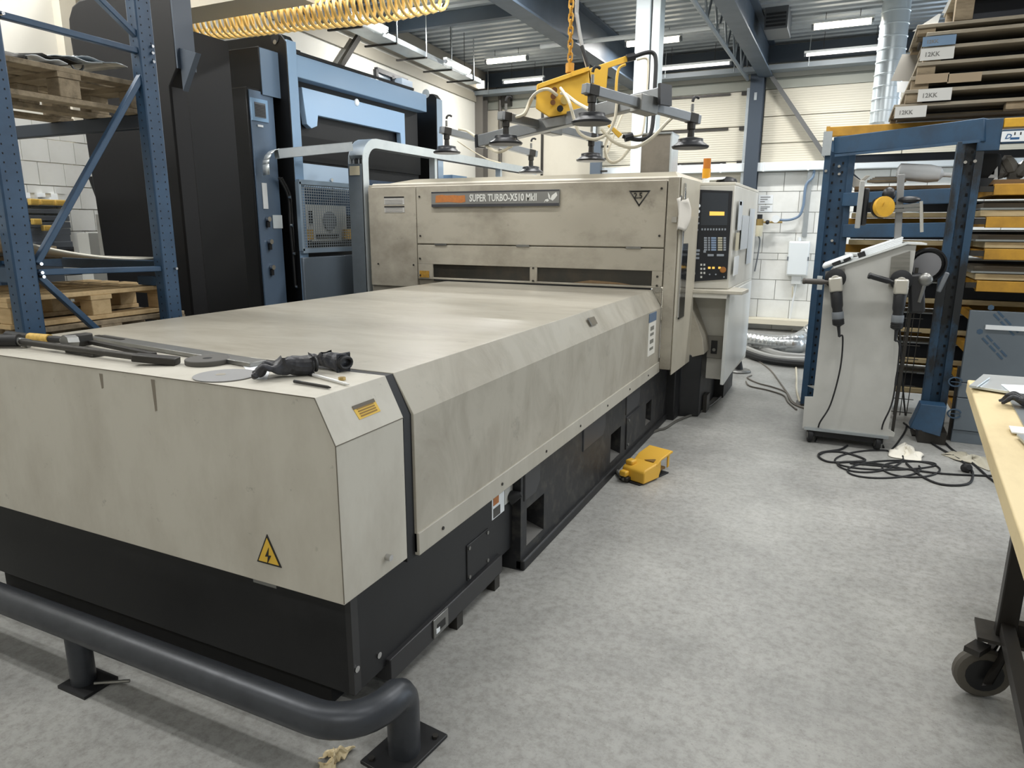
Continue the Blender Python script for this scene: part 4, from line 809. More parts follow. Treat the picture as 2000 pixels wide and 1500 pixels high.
# ---------------------------------------------------------------- yellow spiral hose and beige beam at the top
h0 = P(325, 46, 1, 4.5); h1 = P(860, -14, 1, 4.5); h1.z -= 0.0
n_ = 43; pts = []
for i in range(n_*14+1):
    t = i/(n_*14); a = 2*math.pi*i/14; r_ = 0.098+0.012*math.sin(t*9); c_ = h0.lerp(h1, t); c_ = c_-Z*0.06*math.sin(math.pi*t); pts.append(c_+Y*r_*math.cos(a)+Z*r_*math.sin(a))
tag(B().tube(pts, 0.0125, 6).build('spiral_air_hose', mat('yellow_hose', '#efcf83', 0.4)), 'coiled yellow spiral air hose strung across the top left', 'hose')
q = P(320, 25, 1, 4.0); tag(B().box(-6.2, -3.6, 4.0, 4.3, q.z, q.z+0.5).build('crane_beam', mat('beige_beam', '#bdb5a3', 0.5)), 'beige boxed overhead beam above the yellow spiral hose', 'beam')
# ================================================================ pallet rack at the left
rk = thing('pallet_rack', (-3.5, 2.4, 0), 'tall blue steel pallet rack with diagonal bracing at the left edge', 'rack')
XK = -3.5
def upright(px0, y0, px1, yq, w, par, dk):
    q = P(px0, y0, 0, XK); yy = q.y
    b = B(); b.box(XK-0.075, XK, yy-w/2, yy+w/2, 0, 3.4); up = b.build('upright', rack_blue, par, bevel=0.008)
    hb = B(); hl = B()
    for k in range(62):
        z = 0.8+k*0.04
        for s in (-0.025, 0.025): hb.box(XK-0.001, XK+0.0012, yy+s-0.0025, yy+s+0.0025, z, z+0.008)
        hb.box(XK-0.042, XK-0.037, yy-w/2-0.0012, yy-w/2+0.001, z, z+0.008)
    o = hb.build('slot_holes', dark_void, up); o['kind'] = 'stuff'
    return up, yy
u1, ya_ = upright(68, 640, 0, 0, 0.105, rk, 0)
u2, yb_ = upright(340, 590, 0, 0, 0.10, rk, 0)
def brace(p, q, w=0.035):
    a = P(*p, 0, XK-0.03); c = P(*q, 0, XK-0.03); B().beam(a, c, 0.03, w, up=(1, 0, 0)).build('brace', rack_blue, rk, bevel=0.004)
    for e in (a, c): B().cyl(e+X*0.015, e+X*0.045, 0.008, n=8).build('bolt', chrome, rk)
brace((-5, 28), (288, 105)); brace((180, -15), (288, 92)); brace((290, 122), (70, 515)); brace((72, 532), (335, 524)); brace((75, 540), (190, 645))
dkb = mat('dark_blue_beam', '#1d2733', 0.5)
def rbeam(yy, px, y0, y1, xe, m, name='beam'):
    a = P(px, y0, 1, yy); c = P(px, y1, 1, yy); B().box(xe, XK-0.076, yy-0.025, yy+0.025, c.z, a.z).build(name, m, rk, bevel=0.004); return a.z
zs1 = rbeam(yb_+0.02, 200, 232, 258, -5.2, dkb)  # shade on the upper back beam put into the darker blue
a = P(20, 521, 1, ya_); B().box(-5.2, XK-0.076, ya_-0.025, ya_+0.025, a.z-0.075, a.z).build('beam', rack_blue, rk, bevel=0.004)
rz_ = zs1-0.12; B().box(-5.2, XK-0.076, ya_-0.025, ya_+0.025, zs1-0.1, zs1).build('beam', dkb, rk)
zs2 = rbeam(yb_+0.02, 280, 508, 528, -5.2, rack_blue); B().box(-3.75, -3.58, yb_-0.03, yb_-0.0, zs2-0.14, zs2-0.09).build('beam_plate', rack_blue, rk)
zs3 = 0.985
for yy in (ya_, yb_+0.02): B().box(-5.2, XK-0.076, yy-0.025, yy+0.025, zs3-0.11, zs3).build('beam', rack_blue, rk)
for yy in (ya_, yb_+0.02): B().box(-5.2, -5.12, yy-0.05, yy+0.05, 0, 3.4).build('upright', rack_blue, rk)
def pallet(loc, label, m, sx_=0.8, sy=0.86, h=0.15, group=None):
    """euro style pallet: sx across X, sy along Y; top boards along Y"""
    t = thing('pallet', loc, label, 'pallet', group); x, y, z = loc; s = h/0.144
    for i, px in enumerate((-0.42, -0.21, 0, 0.21, 0.42)): B().box(x+px*sx_-0.06, x+px*sx_+0.06, y-sy/2, y+sy/2, z+0.122*s, z+h).build('top_board', m, t, bevel=0.003)
    for py in (-1, 0, 1): B().box(x-sx_/2, x+sx_/2, y+py*(sy/2-0.06)-0.06, y+py*(sy/2-0.06)+0.06, z+0.1*s, z+0.122*s).build('stringer_board', m, t)
    for px in (-1, 0, 1):
        B().box(x+px*(sx_/2-0.055)-0.05, x+px*(sx_/2-0.055)+0.05, y-sy/2, y+sy/2, z, z+0.022*s).build('bottom_board', m, t, bevel=0.003)
        for py in (-1, 0, 1): B().box(x+px*(sx_/2-0.055)-0.05, x+px*(sx_/2-0.055)+0.05, y+py*(sy/2-0.065)-0.055, y+py*(sy/2-0.065)+0.055, z+0.022*s, z+0.1*s).build('block', m, t, bevel=0.004)
    return t
ym = (ya_+yb_)/2
pallet((-4.02, ym+0.02, zs1+0.002), 'weathered grey wooden pallet on the upper rack beams carrying sheet offcuts', old_wood, 0.8, 0.92, 0.17)
pallet((-4.02, ym+0.04, zs3+0.002+0.16), 'light pine pallet on top of its stack on the lower rack level', fresh_wood, 0.8, 0.95, 0.155)
pallet((-3.99, ym+0.06, zs3+0.002), 'darker wooden pallet beneath the light pine pallet on the lower rack level', old_wood, 0.8, 0.95, 0.155)
pallet((-4.83, ym+0.0, zs3+0.002), 'brown pallet at the left edge of the lower rack level', mat('brown_pallet_wood', '#8a6a44', 0.8, var=0.5, scale=5), 0.5, 0.84, 0.2)
# sheet metal offcuts on the upper pallet
offc = [((30, 92), (40, 108), 0.25, 0.06, 'dark brown stack edge at the left of the upper pallet load', dark_steel, 0.03), ((50, 116), (120, 128), 0.3, 0.012, 'white sheet offcut at the left of the upper pallet load', paper, 0.01),
        ((70, 112), (150, 138), 0.3, 0.03, 'dark bent sheet offcut in the middle of the upper pallet load', dark_steel, 0.01), ((100, 125), (190, 145), 0.3, 0.045, 'silver bent sheet offcut curling up on the upper pallet', galv_bright, 0.01), ((150, 138), (240, 160), 0.25, 0.01, 'long grey sheet offcut along the right edge of the upper pallet', galv, 0.01)]
zt_ = zs1+0.174
for k, (a, c, dx, hh, lab, m_, th_) in enumerate(offc):
    qa = P(a[0], a[1]+14, 0, -3.72); qc = P(c[0], c[1]+14, 0, -3.72); b = B()
    def f(u, v, qa=qa, qc=qc, dx=dx, hh=hh, k=k):
        yy = qa.y+(qc.y-qa.y)*u; return Vector((-3.66-dx*v*1.6, yy, zt_+0.006+k*0.016+hh*(v*1.5)*(0.5+0.5*math.sin(2.2*u+k))+0.012*math.sin(5*u+k)**2))
    b.grid(f, 8, 4); tag(b.build('sheet_offcut', m_, solid=th_*0.4, loc=tuple(qa)), lab, 'sheet metal')
rp = arc(P(150, 124, 0, -3.8), 0.035, 0, 2*math.pi, 14, Y, Z); tag(B().tube(rp[:-1], 0.006, 6, closed=True).build('metal_ring', steel), 'small steel hoop standing on the upper pallet load', 'ring')
# drooping pale sheet on the middle level
zm = zs2+0.004; bs_ = B()
def f(u, v):
    yy = ya_-0.25+u*(yb_-ya_+0.23); return Vector((-3.585-0.9*v, yy, zm+0.012+0.21*max(0, 1-u*1.05)**1.9))
bs_.grid(f, 16, 3); tag(bs_.build('sag_sheet', mat('pale_metal_sheet', '#cfcabc', 0.35, 0.3), solid=0.012, loc=(-3.9, ym, zm)), 'long pale metal sheet curving up to the left on the middle rack level', 'sheet metal')
p = P(14, 490, 1, 2.45); sb = thing('sheet_stack', (p.x, 2.45, p.z-0.1), 'grey stack of sheet blanks at the left edge under the curved pale sheet', 'stack')
for k in range(3): B().box(p.x-0.35, p.x+0.1-0.02*k, 2.2, 2.7, zs2+0.002+0.025*k, zs2+0.025+0.025*k).build('blank', steel if k % 2 else old_wood, sb)
# grey bin cabinet with yellow bins by the left wall
def WPl(x, y): return PL(x, y, 0.22)
gb = mat('slate_grey_plastic', '#5d636b', 0.5); ybm = mat('yellow_bin', '#e0bd66', 0.5)
def wbox(b, x0, y0, x1, y1, o0, o1):
    a = PL(x0, y0, o1); c = PL(x1, y1, o1); s0_ = (a-LP).dot(LD); s1_ = (c-LP).dot(LD); return lbox(b, s0_, s1_, o0, o1, c.z, a.z)
cbn = thing('bin_cabinet', PL(80, 480, 0.1), 'slate grey drawer cabinet holding yellow bins by the white block wall', 'cabinet')
for k in range(7): y0 = 392+k*13.5+(2 if k == 6 else 0); wbox(B(), -40, y0, 137+(k > 2)*2+(k > 5)*5, y0+12.6, 0.02, 0.20+(0.02 if k == 6 else 0)).build('drawer', gb, cbn, bevel=0.004)
wbox(B(), -40, 487, 145, 492, 0.02, 0.22).build('base', black_plastic, cbn); wbox(B(), -40, 492, 140, 640, 0.02, 0.2).build('stand', gb, cbn)
for k, (x0, y0, x1, y1, lab) in enumerate(((59, 388, 78, 401, 'left yellow bin in the top row of three in the slate cabinet'), (79, 389, 107, 401, 'middle yellow bin in the top row of three in the slate cabinet'), (108, 390, 130, 402, 'right yellow bin in the top row of three in the slate cabinet'), (65, 427, 83, 439, 'single yellow bin half way down the slate cabinet'), (85, 440, 103, 451, 'lowest yellow bin in the slate cabinet, below the single one'),
                                         (-20, 393, 16, 398, 'thin yellow bin left of the rack post in the slate cabinet'), (-20, 416, 19, 426, 'wide yellow bin left of the rack post in the slate cabinet'), (-20, 446, 23, 452, 'lowest yellow bin left of the rack post'))):
    t = thing('yellow_bin', PL(x0, y1, 0.2), lab, 'bin'); wbox(B(), x0, y0, x1, y1, 0.225, 0.26).build('bin_front', ybm, t, bevel=0.004)
    wbox(B(), x0+3, y0+3, x1-3, y1-3, 0.26, 0.263).build('label_holder', mat('bin_label', '#cfa94f', 0.5), t)
for (x0, y0, x1, y1, lab) in ((58, 376, 68, 385, 'white carton on the left of the slate cabinet top'), (88, 377, 100, 383, 'small white carton in the middle of the slate cabinet top'), (112, 378, 127, 390, 'taller white carton at the right of the slate cabinet top'), (-10, 372, 10, 382, 'white carton left of the rack post on the cabinet top')):
    t = thing('white_carton', PL(x0, y1, 0.1), lab, 'carton'); wbox(B(), x0, y0, x1, y1+2, 0.05, 0.2).build('carton', paper, t); wbox(B(), x0, y0, x1, y0+1, 0.2, 0.204).build('lid_edge', mat('carton_edge', '#c7ccd0', 0.7), t)
# ================================================================ vacuum lifter, jib column, chain
jc = thing('jib_column', (-2.15, 7.9, 0), 'pale blue-white square steel column rising behind the vacuum lifter', 'column')
a0 = P(1236, 200, 1, 7.9).x; a1 = P(1266, 200, 1, 7.9).x; a2 = P(1282, 200, 1, 7.9).x
B().box(a0, a1-0.012, 7.88, 8.12, 0, ZC-0.005).build('main_tube', pale_column, jc, bevel=0.01)
B().box(a1+0.004, a2, 7.9, 8.1, 0, ZC-0.005).build('side_channel', mat('white_channel', '#dfe8ea', 0.35), jc, bevel=0.006); B().box(a1-0.02, a1+0.01, 7.93, 8.05, 0, ZC-0.01).build('groove', black_plastic, jc)
vl = thing('vacuum_lifter', (-1.93, 4.83, 2.2), 'yellow vacuum lifter hanging on a chain with six black suction cups', 'lifter')
cups = dict(A=((1155, 238, 74), (1348, 286, 67)), C=((988, 279, 62), (1154, 312, 54)), Bq=((873, 297, 50), (1037, 336, 46)))
cupm = mat('black_cup_rubber', '#202226', 0.4)
mb0 = D(940, 281, 5.55); mb1 = D(1296, 186, 4.18); mb0.z += 0.02
B().beam(mb0, mb1, 0.075, 0.09).build('main_beam', alu, vl, bevel=0.006)
B().beam(mb0-(mb1-mb0).normalized()*0.03, mb0, 0.085, 0.1).build('end_cap', black_plastic, vl); B().beam(mb1, mb1+(mb1-mb0).normalized()*0.02, 0.11, 0.12).build('end_cap', black_plastic, vl)
def tri_prof_arm(p, q): return B().beam(p, q, 0.05, 0.055)
hose_src = D(1085, 190, 4.65)
for key, (c0, c1) in cups.items():
    q0 = D(c0[0], c0[1], .22*1352/c0[2]); q1 = D(c1[0], c1[1], .22*1352/c1[2])
    h_ = 0.17
    e0 = q0+Z*h_; e1 = q1+Z*h_; d = (e1-e0).normalized()
    arm = tri_prof_arm(e0-d*0.06, e1+d*0.06).build('cross_arm', alu, vl, bevel=0.004)
    mid = (e0+e1)/2
    B().beam(mid-d*0.07, mid+d*0.07, 0.1, 0.1).build('arm_clamp', steel, vl, bevel=0.006)
    for q in (q0, q1):
        s = B().lathe([(0.112, -0.012), (0.118, 0.0), (0.085, 0.022), (0.08, 0.028), (0.078, 0.045), (0.03, 0.055)], q, n=24).build('suction_cup', cupm, vl)
        B().lathe([(0.022, 0.05), (0.02, 0.1), (0.026, 0.105), (0.026, h_-0.02)], q, n=10).build('stem', dark_steel, s)
        B().beam(q+Z*h_-d*0.035, q+Z*h_+d*0.035, 0.055, 0.06).build('mount_block', dark_steel, s, bevel=0.004)
        B().cyl(q+Z*(h_+0.04), q+Z*(h_+0.085), 0.01, n=8).build('fitting', steel, s); B().tube(arc(q+Z*(h_+0.1)+d*0.035, 0.035, math.pi, math.pi/3, 4, d, Z), 0.009, 6).build('elbow', rubber, s)
# housing
yl = mat('lifter_yellow', '#d3a634', 0.4, var=0.12, scale=5)
d5 = 4.75
fr = [D(x, y, d5) for x, y in ((1048, 165), (1150, 131), (1156, 212), (1130, 219), (1072, 229), (1046, 212))]
bk = (D(1100, 180, d5+0.3)-D(1100, 180, d5)).normalized()
hb = B().poly(fr, bk*0.28).build('housing', yl, vl, bevel=0.008)
lidp = [D(x, y, d5-0.02) for x, y in ((1050, 164), (1150, 130), (1152, 138), (1052, 173))]; B().poly(lidp, bk*0.32).build('housing_lid', yl, hb, bevel=0.003)
B().poly([D(x, y, d5-0.03) for x, y in ((1116, 140), (1142, 132), (1143, 141), (1117, 149))], bk*0.1).build('warning_plate', yellow, hb)
for (x, y, r_) in ((1083, 176, 0.02), (1081, 188, 0.02), (1080, 200, 0.018)):
    q = D(x, y, d5-0.01); B().cyl(q, q-bk*0.04, r_, n=10).build('port', mat('brown_port', '#7d5230', 0.5), hb)
q = D(1094, 212, d5-0.01); B().cyl(q, q-bk*0.04, 0.022, n=10).build('star_knob', rubber, hb)
q = D(1103, 195, d5-0.01); B().cyl(q, q-bk*0.01, 0.03, n=14).build('round_plate', mat('faded_yellow_print', '#d9bd6e', 0.5), hb)
B().poly([D(x, y, d5+0.02) for x, y in ((1056, 234), (1150, 214), (1152, 236), (1066, 250))], bk*0.2).build('mounting_bracket', steel, vl, bevel=0.004)
# handle frame on the right
B().poly([D(x, y, d5) for x, y in ((1150, 134), (1222, 109), (1228, 120), (1188, 133), (1184, 180), (1158, 176))], bk*0.05).build('handle_arm', yl, vl, bevel=0.004)
B().poly([D(x, y, d5) for x, y in ((1186, 246), (1192, 243), (1216, 262), (1208, 270))], bk*0.05).build('lower_handle_arm', yl, vl, bevel=0.004)
hp = [D(x, y, d5) for x, y in ((1225, 116), (1240, 110), (1262, 103), (1276, 104), (1281, 120), (1279, 170), (1276, 230), (1270, 262), (1255, 272), (1238, 272), (1216, 266))]
B().tube(smoothpath(hp, 5), 0.014, 8).build('handle_bar', rubber, vl)
for q in ((1232, 112), (1228, 268)): B().cyl(D(q[0]-8, q[1]+2, d5), D(q[0]+8, q[1]-2, d5), 0.026, n=10).build('handle_knuckle', black_plastic, vl)
hp = [D(x, y, d5) for x, y in ((1244, 117), (1262, 114), (1266, 130), (1262, 200), (1256, 255), (1246, 265), (1230, 265))]; B().tube(smoothpath(hp, 5), 0.008, 6).build('inner_rail', cream_hose, vl)
hp = [D(x, y, d5) for x, y in ((1222, 126), (1210, 132), (1205, 150), (1203, 182))]; B().tube(smoothpath(hp, 5), 0.01, 6).build('inner_rail', yl, vl)
# hoses
for pts, r_ in ((((1088, 186, 4.65), (1070, 174, 4.6), (1050, 180, 4.7), (1036, 195, 4.8), (1025, 220, 4.8), (1010, 228, 4.8), (996, 230, 4.8)), 0.011), (((1096, 182, 4.65), (1105, 184, 4.6), (1125, 200, 4.4), (1150, 214, 4.2)), 0.011),
                (((1095, 172, 4.65), (1104, 185, 4.5), (1112, 200, 4.4), (1122, 235, 4.4), (1132, 260, 4.4), (1158, 272, 4.4), (1185, 262, 4.4), (1200, 235, 4.4), (1205, 200, 4.4)), 0.01),
                (((1175, 252, 4.4), (1195, 274, 4.4), (1220, 286, 4.4), (1245, 286, 4.4), (1275, 268, 4.4), (1300, 242, 4.4), (1318, 225, 4.4)), 0.011), (((1040, 192, 4.8), (1028, 220, 5.0), (1012, 250, 5.2), (1005, 275, 5.4)), 0.009),
                (((895, 252, 5.7), (912, 256, 5.7), (930, 268, 5.6), (950, 285, 5.5), (970, 296, 5.4), (982, 295, 5.4), (1000, 285, 5.3)), 0.011), (((893, 275, 5.8), (915, 290, 5.8), (950, 310, 5.9), (978, 318, 6.0)), 0.005), (((1190, 262, 4.9), (1182, 290, 4.9), (1188, 312, 4.9), (1200, 317, 4.9), (1215, 308, 4.9), (1230, 290, 4.9)), 0.011), (((1234, 195, 5.2), (1215, 225, 5.2), (1200, 262, 5.2), (1186, 300, 5.2)), 0.008)):
    B().tube(smoothpath([D(*p_) for p_ in pts], 5), r_, 7).build('vacuum_hose', cream_hose, vl)
# chain: interlocked links
c0 = D(1113, 133, 4.85); c1 = Vector((c0.x, c0.y, ZC-0.1)); nl = int((c1.z-c0.z)/0.042); chn = B()
for k in range(nl):
    c_ = c0+Z*(0.03+k*0.042); ax = X if k % 2 else Y
    pts = [c_+ax*(0.016*math.cos(t))+Z*((0.016*math.sin(t))+(0.013 if math.sin(t) >= 0 else -0.013)) for t in [2*math.pi*j/10+0.01 for j in range(10)]]
    chn.tube(pts, 0.0065, 5, closed=True)
chn.build('lifting_chain', yellow_beam, vl); B().cyl(c0-Z*0.03, c0+Z*0.03, 0.03, n=10).build('chain_hook', yellow_beam, vl)
B().beam(c1-Z*0.0-X*0.3, c1+X*0.3, 0.1, 0.16).build('hoist_trolley', yellow_beam, vl)
hp = [Vector((c0.x+0.05, c0.y, ZC-0.15))]+[D(x, y, 4.8) for x, y in ((1127, 0), (1127, 30), (1133, 70), (1142, 110), (1152, 150), (1158, 178))]
B().tube(smoothpath(hp, 5), 0.014, 8).build('control_cable', mat('pale_grey_cable', '#9a9a98', 0.5), vl)
hp = [D(x, y, 4.78) for x, y in ((1136, 90), (1146, 120), (1156, 152), (1165, 160), (1178, 172))]; B().tube(smoothpath(hp, 5), 0.013, 8).build('control_cable', rubber, vl)
# silver spiral duct at right
x0_ = P(1697, 200, 1, 10.5).x; x1_ = P(1752, 200, 1, 10.5).x; r_ = (x1_-x0_)/2; cx_ = (x0_+x1_)/2+0.03
sd_ = thing('spiral_duct', (cx_, 10.5, 2.95), 'shiny white-silver spiral wound duct standing behind the right rack', 'duct')
prof = []; z = 2.95
while z < ZC-0.02: prof += [(r_, z), (r_, z+0.125), (r_+0.008, z+0.13), (r_+0.008, z+0.14)]; z += 0.145
B().lathe(prof, (cx_, 10.5, 0), n=28).build('pipe', mat('spiral_zinc', '#dbe4e8', 0.28, 0.35), sd_)
B().tube([(cx_, 10.5, 2.98), (cx_+0.03, 10.5, 2.9), (cx_+0.1, 10.5, 2.86), (cx_+0.25, 10.5, 2.85), (2.6, 10.5, 2.85)], r_*0.97, 20).build('elbow_pipe', galv_bright, sd_)
# big flexible foil duct and dark hoses on the floor at the back
pts = [P(1462, 662, 2, 0.15), P(1490, 668, 2, 0.14), P(1520, 672, 2, 0.14), P(1550, 672, 2, 0.155), P(1572, 664, 2, 0.18), P(1592, 650, 2, 0.28)]
pts = smoothpath(pts, 12); rs = [0.095+0.06*i/len(pts)+0.006*math.sin(i*2.1) for i in range(len(pts))]
tag(B().tube(pts, rs, 16).build('flexible_duct', mat('foil_duct', '#c5c8c8', 0.25, 0.8, bump=0.4, bscale=25), sharp=80), 'fat silver flexible foil duct lying on the floor at the back wall', 'duct')
hm = mat('grey_hose', '#a0a09d', 0.4)
for k, (pp_, lab) in enumerate(((((1452, 668), (1490, 682), (1530, 694), (1580, 698)), 'upper grey hose of three beside the foil duct on the floor'), (((1450, 678), (1490, 694), (1530, 702), (1580, 704)), 'middle grey hose of three beside the foil duct on the floor'), (((1452, 688), (1490, 701), (1530, 708), (1580, 712)), 'dark lowest hose of three beside the foil duct on the floor'))):
    q = [P(x, y, 2, 0.05-0.0*k) for x, y in pp_]; tag(B().tube(smoothpath(q, 6), 0.045, 8).build('floor_hose', hm if k < 2 else rubber), lab, 'hose')
a = P(1462, 642, 1, YB-0.2); tag(B().box(-1.35, -0.05, YB-0.32, YB-0.03, 0.12, 0.2).build('wall_plinth_board', mat('cream_board', '#d8d1bd', 0.6)), 'cream ledge board along the foot of the block wall', 'board')
# ================================================================ sheet rack at the right
sr = thing('sheet_rack', (0.9, 6.9, 0), 'blue and yellow steel storage rack for sheets at the right of the hall', 'rack')
A0 = P(1607, 324, 1, 6.95); AXL, AXR = -0.245, 0.0
BXL, BXR = 0.675, 0.85
def channel(xl, xr, yf, dep, ztop, m, name='post', zbot=0.0):
    b = B(); b.box(xl, xr, yf+dep-0.012, yf+dep, zbot, ztop); b.box(xl, xl+0.012, yf, yf+dep-0.012, zbot, ztop); b.box(xr-0.012, xr, yf, yf+dep-0.012, zbot, ztop)
    b.box(xl, xl+0.055, yf-0.004, yf, zbot, ztop); b.box(xr-0.05, xr, yf-0.004, yf, zbot, ztop); return b.build(name, m, sr, bevel=0.003)
pA = channel(AXL, AXR-0.0, 6.95, 0.07, 2.30, rack_blue2)
pB = channel(BXL, BXR, 6.30, 0.07, 2.27, mat('dirty_rack_blue', '#29465f', 0.5, var=0.92, scale=3.2, dark='#1b1a17', stretch=(1, 1, 0.45), lo=0.40, hi=0.50))
for pst, xl, xr, yf in ((pA, AXL, AXR, 7.005), (pB, BXL, BXR, 6.355)):
    hb = B()
    for k in range(28):
        for s in (0.32, 0.62): hb.box(xl+(xr-xl)*s-0.008, xl+(xr-xl)*s+0.008, yf-0.003, yf+0.001, 0.1+k*0.077+(0.01 if s > 0.5 else 0), 0.12+k*0.077+(0.01 if s > 0.5 else 0))
    hb.build('slot_holes', dark_void, pst)['kind'] = 'stuff'
    B().box(xl-0.04, xr+0.04, yf-0.1, yf+0.07, 0, 0.012).build('foot_plate', dark_steel, pst)
for (x, y, yy) in ((1613, 334, 6.94), (1639, 325, 7.0), (1639, 340, 7.0), (1625, 470, 7.0), (1885, 317, 6.34), (1904, 315, 6.295)):
    q = P(x, y, 1, yy); B().cyl(q-Y*0.012, q+Y*0.012, 0.012, n=8).build('bolt', chrome, sr)
a = P(1628, 285, 1, 6.93); c = P(1922, 252, 1, 6.27)
tbq = [P(x, y, 1, yy) for x, y, yy in ((1628, 268, 6.93), (1922, 230, 6.27), (1922, 276, 6.27), (1628, 301, 6.93))]
B().poly(tbq, (0.035, 0.05, 0)).build('top_beam', rack_blue2, sr, bevel=0.006)
B().beam(a-Z*0.085+Vector((0.02, -0.035, 0)), c-Z*0.085+Vector((-0.02, -0.035, 0)), 0.012, 0.02).build('beam_lip', rack_blue2, sr)
B().box(0.80, 0.94, 6.29, 6.33, 2.2, 2.42).build('beam_connector', rack_blue2, sr, bevel=0.004)
B().box(-0.27, -0.2, 6.9, 6.96, 2.26, 2.46).build('end_bracket', galv, sr)
B().box(-0.255, 2.3, 7.05, 7.11, 2.433, 2.514).build('rear_top_beam', yellow_beam, sr, bevel=0.004)
B().box(-0.255, -0.225, 6.98, 7.40, 2.44, 2.51).build('side_top_beam', yellow_beam, sr)
B().box(0.945, 2.3, 6.30, 6.36, 2.357, 2.42).build('front_top_beam', yellow, sr, bevel=0.004)
fb = B().box(0.945, 2.3, 6.28, 6.34, 2.243, 2.34).build('front_label_beam', rack_blue, sr, bevel=0.004)
q0 = P(1957, 258, 1, 6.279); lb_ = B().box(q0.x, q0.x+0.4, 6.276, 6.28, 2.255, 2.327).build('label_plate', paper, fb)
text('D', 0.05, (q0.x+0.02, 6.2755, 2.275), X+Z*0.0, Z+X*0.35, mat('label_blue', '#2d5b88', 0.5), fb)
B().box(q0.x+0.055, q0.x+0.11, 6.2745, 6.276, 2.268, 2.283).build('label_line', mat('label_blue', '#2d5b88', 0.5), lb_)
for k in range(5): B().box(q0.x+0.075+k*0.035, q0.x+0.083+k*0.035, 6.2745, 6.276, 2.298, 2.318).build('label_tick', black_print, lb_)
B().box(-0.1, 2.3, 7.3, 7.36, 2.225, 2.29).build('rear_beam', dkb, sr)
# blue braces between the posts
for (y0, y1, y2, y3) in ((379, 401, 371, 394), (441, 461, 438, 460)):
    a = P(1648, (y0+y1)/2, 1, 6.94); c = P(1862, (y2+y3)/2, 1, 6.34); B().beam(a, c, 0.04, 0.115).build('cross_beam', rack_blue2, sr, bevel=0.006)
B().beam(P(1655, 335, 1, 7.05), P(1685, 362, 1, 7.2), 0.03, 0.035).build('corner_strut', dkb, sr)
for xx in (2.22,): B().box(xx, xx+0.1, 6.3, 6.4, 0, 2.25).build('post', rack_blue2, sr); B().box(xx, xx+0.1, 7.4, 7.5, 0, 2.4).build('post', rack_blue2, sr)
B().box(-0.24, -0.14, 7.40, 7.50, 0, 2.43).build('post', rack_blue2, sr)
levels = [0.13, 0.40, 0.665, 0.93, 1.18, 1.42, 1.655, 1.89]
wood_e = mat('pale_board_edge', '#c9b78f', 0.7, var=0.5, scale=6, dark='#8f7b58', stretch=(0.6, 3, 3)); brown_b = mat('brown_ply', '#7a6040', 0.7, var=0.5, scale=6, dark='#4d3c28')
ord_ = ['bottom', 'lowest raised', 'second', 'third', 'fourth', 'fifth', 'sixth', 'topmost']
for k, z in enumerate(levels):
    B().box(-0.13, 2.22, 7.34, 7.40, z, z+0.075).build('yellow_beam', yellow_beam, sr, bevel=0.004)
    if z > 1.1:
        B().box(0.93+0.02*(k % 2), 2.22, 6.32, 6.38, z-0.005, z+0.075).build('yellow_beam', yellow_beam, sr, bevel=0.004)
        B().box(0.86, 0.97, 6.33, 6.37, z+0.02, z+0.06).build('beam_hook', dark_steel, sr)
    B().box(-0.13, -0.07, 7.05, 7.34, z, z+0.06).build('side_runner', yellow_beam, sr)
    for xx in (0.95, 2.1): B().box(xx, xx+0.05, 6.38, 7.34, z, z+0.06).build('side_runner', yellow_beam, sr)
    # boards and sheets on each level
    zt_ = z+0.078
    t = thing('storage_board', (0.9, 7.1, zt_), 'long pale wooden board lying on the %s yellow level of the sheet rack' % ord_[k], 'board')
    if z < 1.85: B().box(0.02, 2.15, 6.99, 7.38, zt_, zt_+0.04).build('board', wood_e, t, bevel=0.003)
    else: B().box(0.02, 2.15, 6.99, 7.38, zt_, zt_+0.03).build('board', brown_b, t, bevel=0.003)
    if z > 1.1 and z < 1.85:
        B().box(0.9+0.03*(k % 3), 2.1, 6.42, 6.985, zt_, zt_+0.045).build('front_board', wood_e, t, bevel=0.003)
        B().box(1.32+0.1*(k % 2), 1.6, 6.418, 6.42, zt_+0.004, zt_+0.04).build('edge_tape', paper, t)
    if z < 1.85:
        t = thing('steel_sheet', (0.9, 7.1, zt_+0.1), 'thin grey steel sheet resting above the %s board of the sheet rack' % ord_[k], 'sheet metal')
        zs = zt_+0.045 if z <= 1.1 else zt_+0.05
        B().box(0.02, 2.12, 6.995, 7.36, zs+(0.127 if z < 1.1 else 0.072), zs+(0.137 if z < 1.1 else 0.084)).build('sheet', galv, t); B().box(0.03, 2.1, 7.03, 7.36, zs, zs+(0.125 if z < 1.1 else 0.07)).build('dark_gap_fill', mat('dark_gap_metal', '#23262c', 0.4, 0.5), t)  # dark fill added so the gaps between levels look black
        if z > 1.1: B().box(0.9, 2.12, 6.45, 6.99, zs, zs+0.014).build('sheet', galv, t); B().box(0.92, 2.0, 6.47, 6.98, zs+0.014, zs+0.05).build('packing_slat', mat('grey_brown_slat', '#6e675b', 0.8), t)
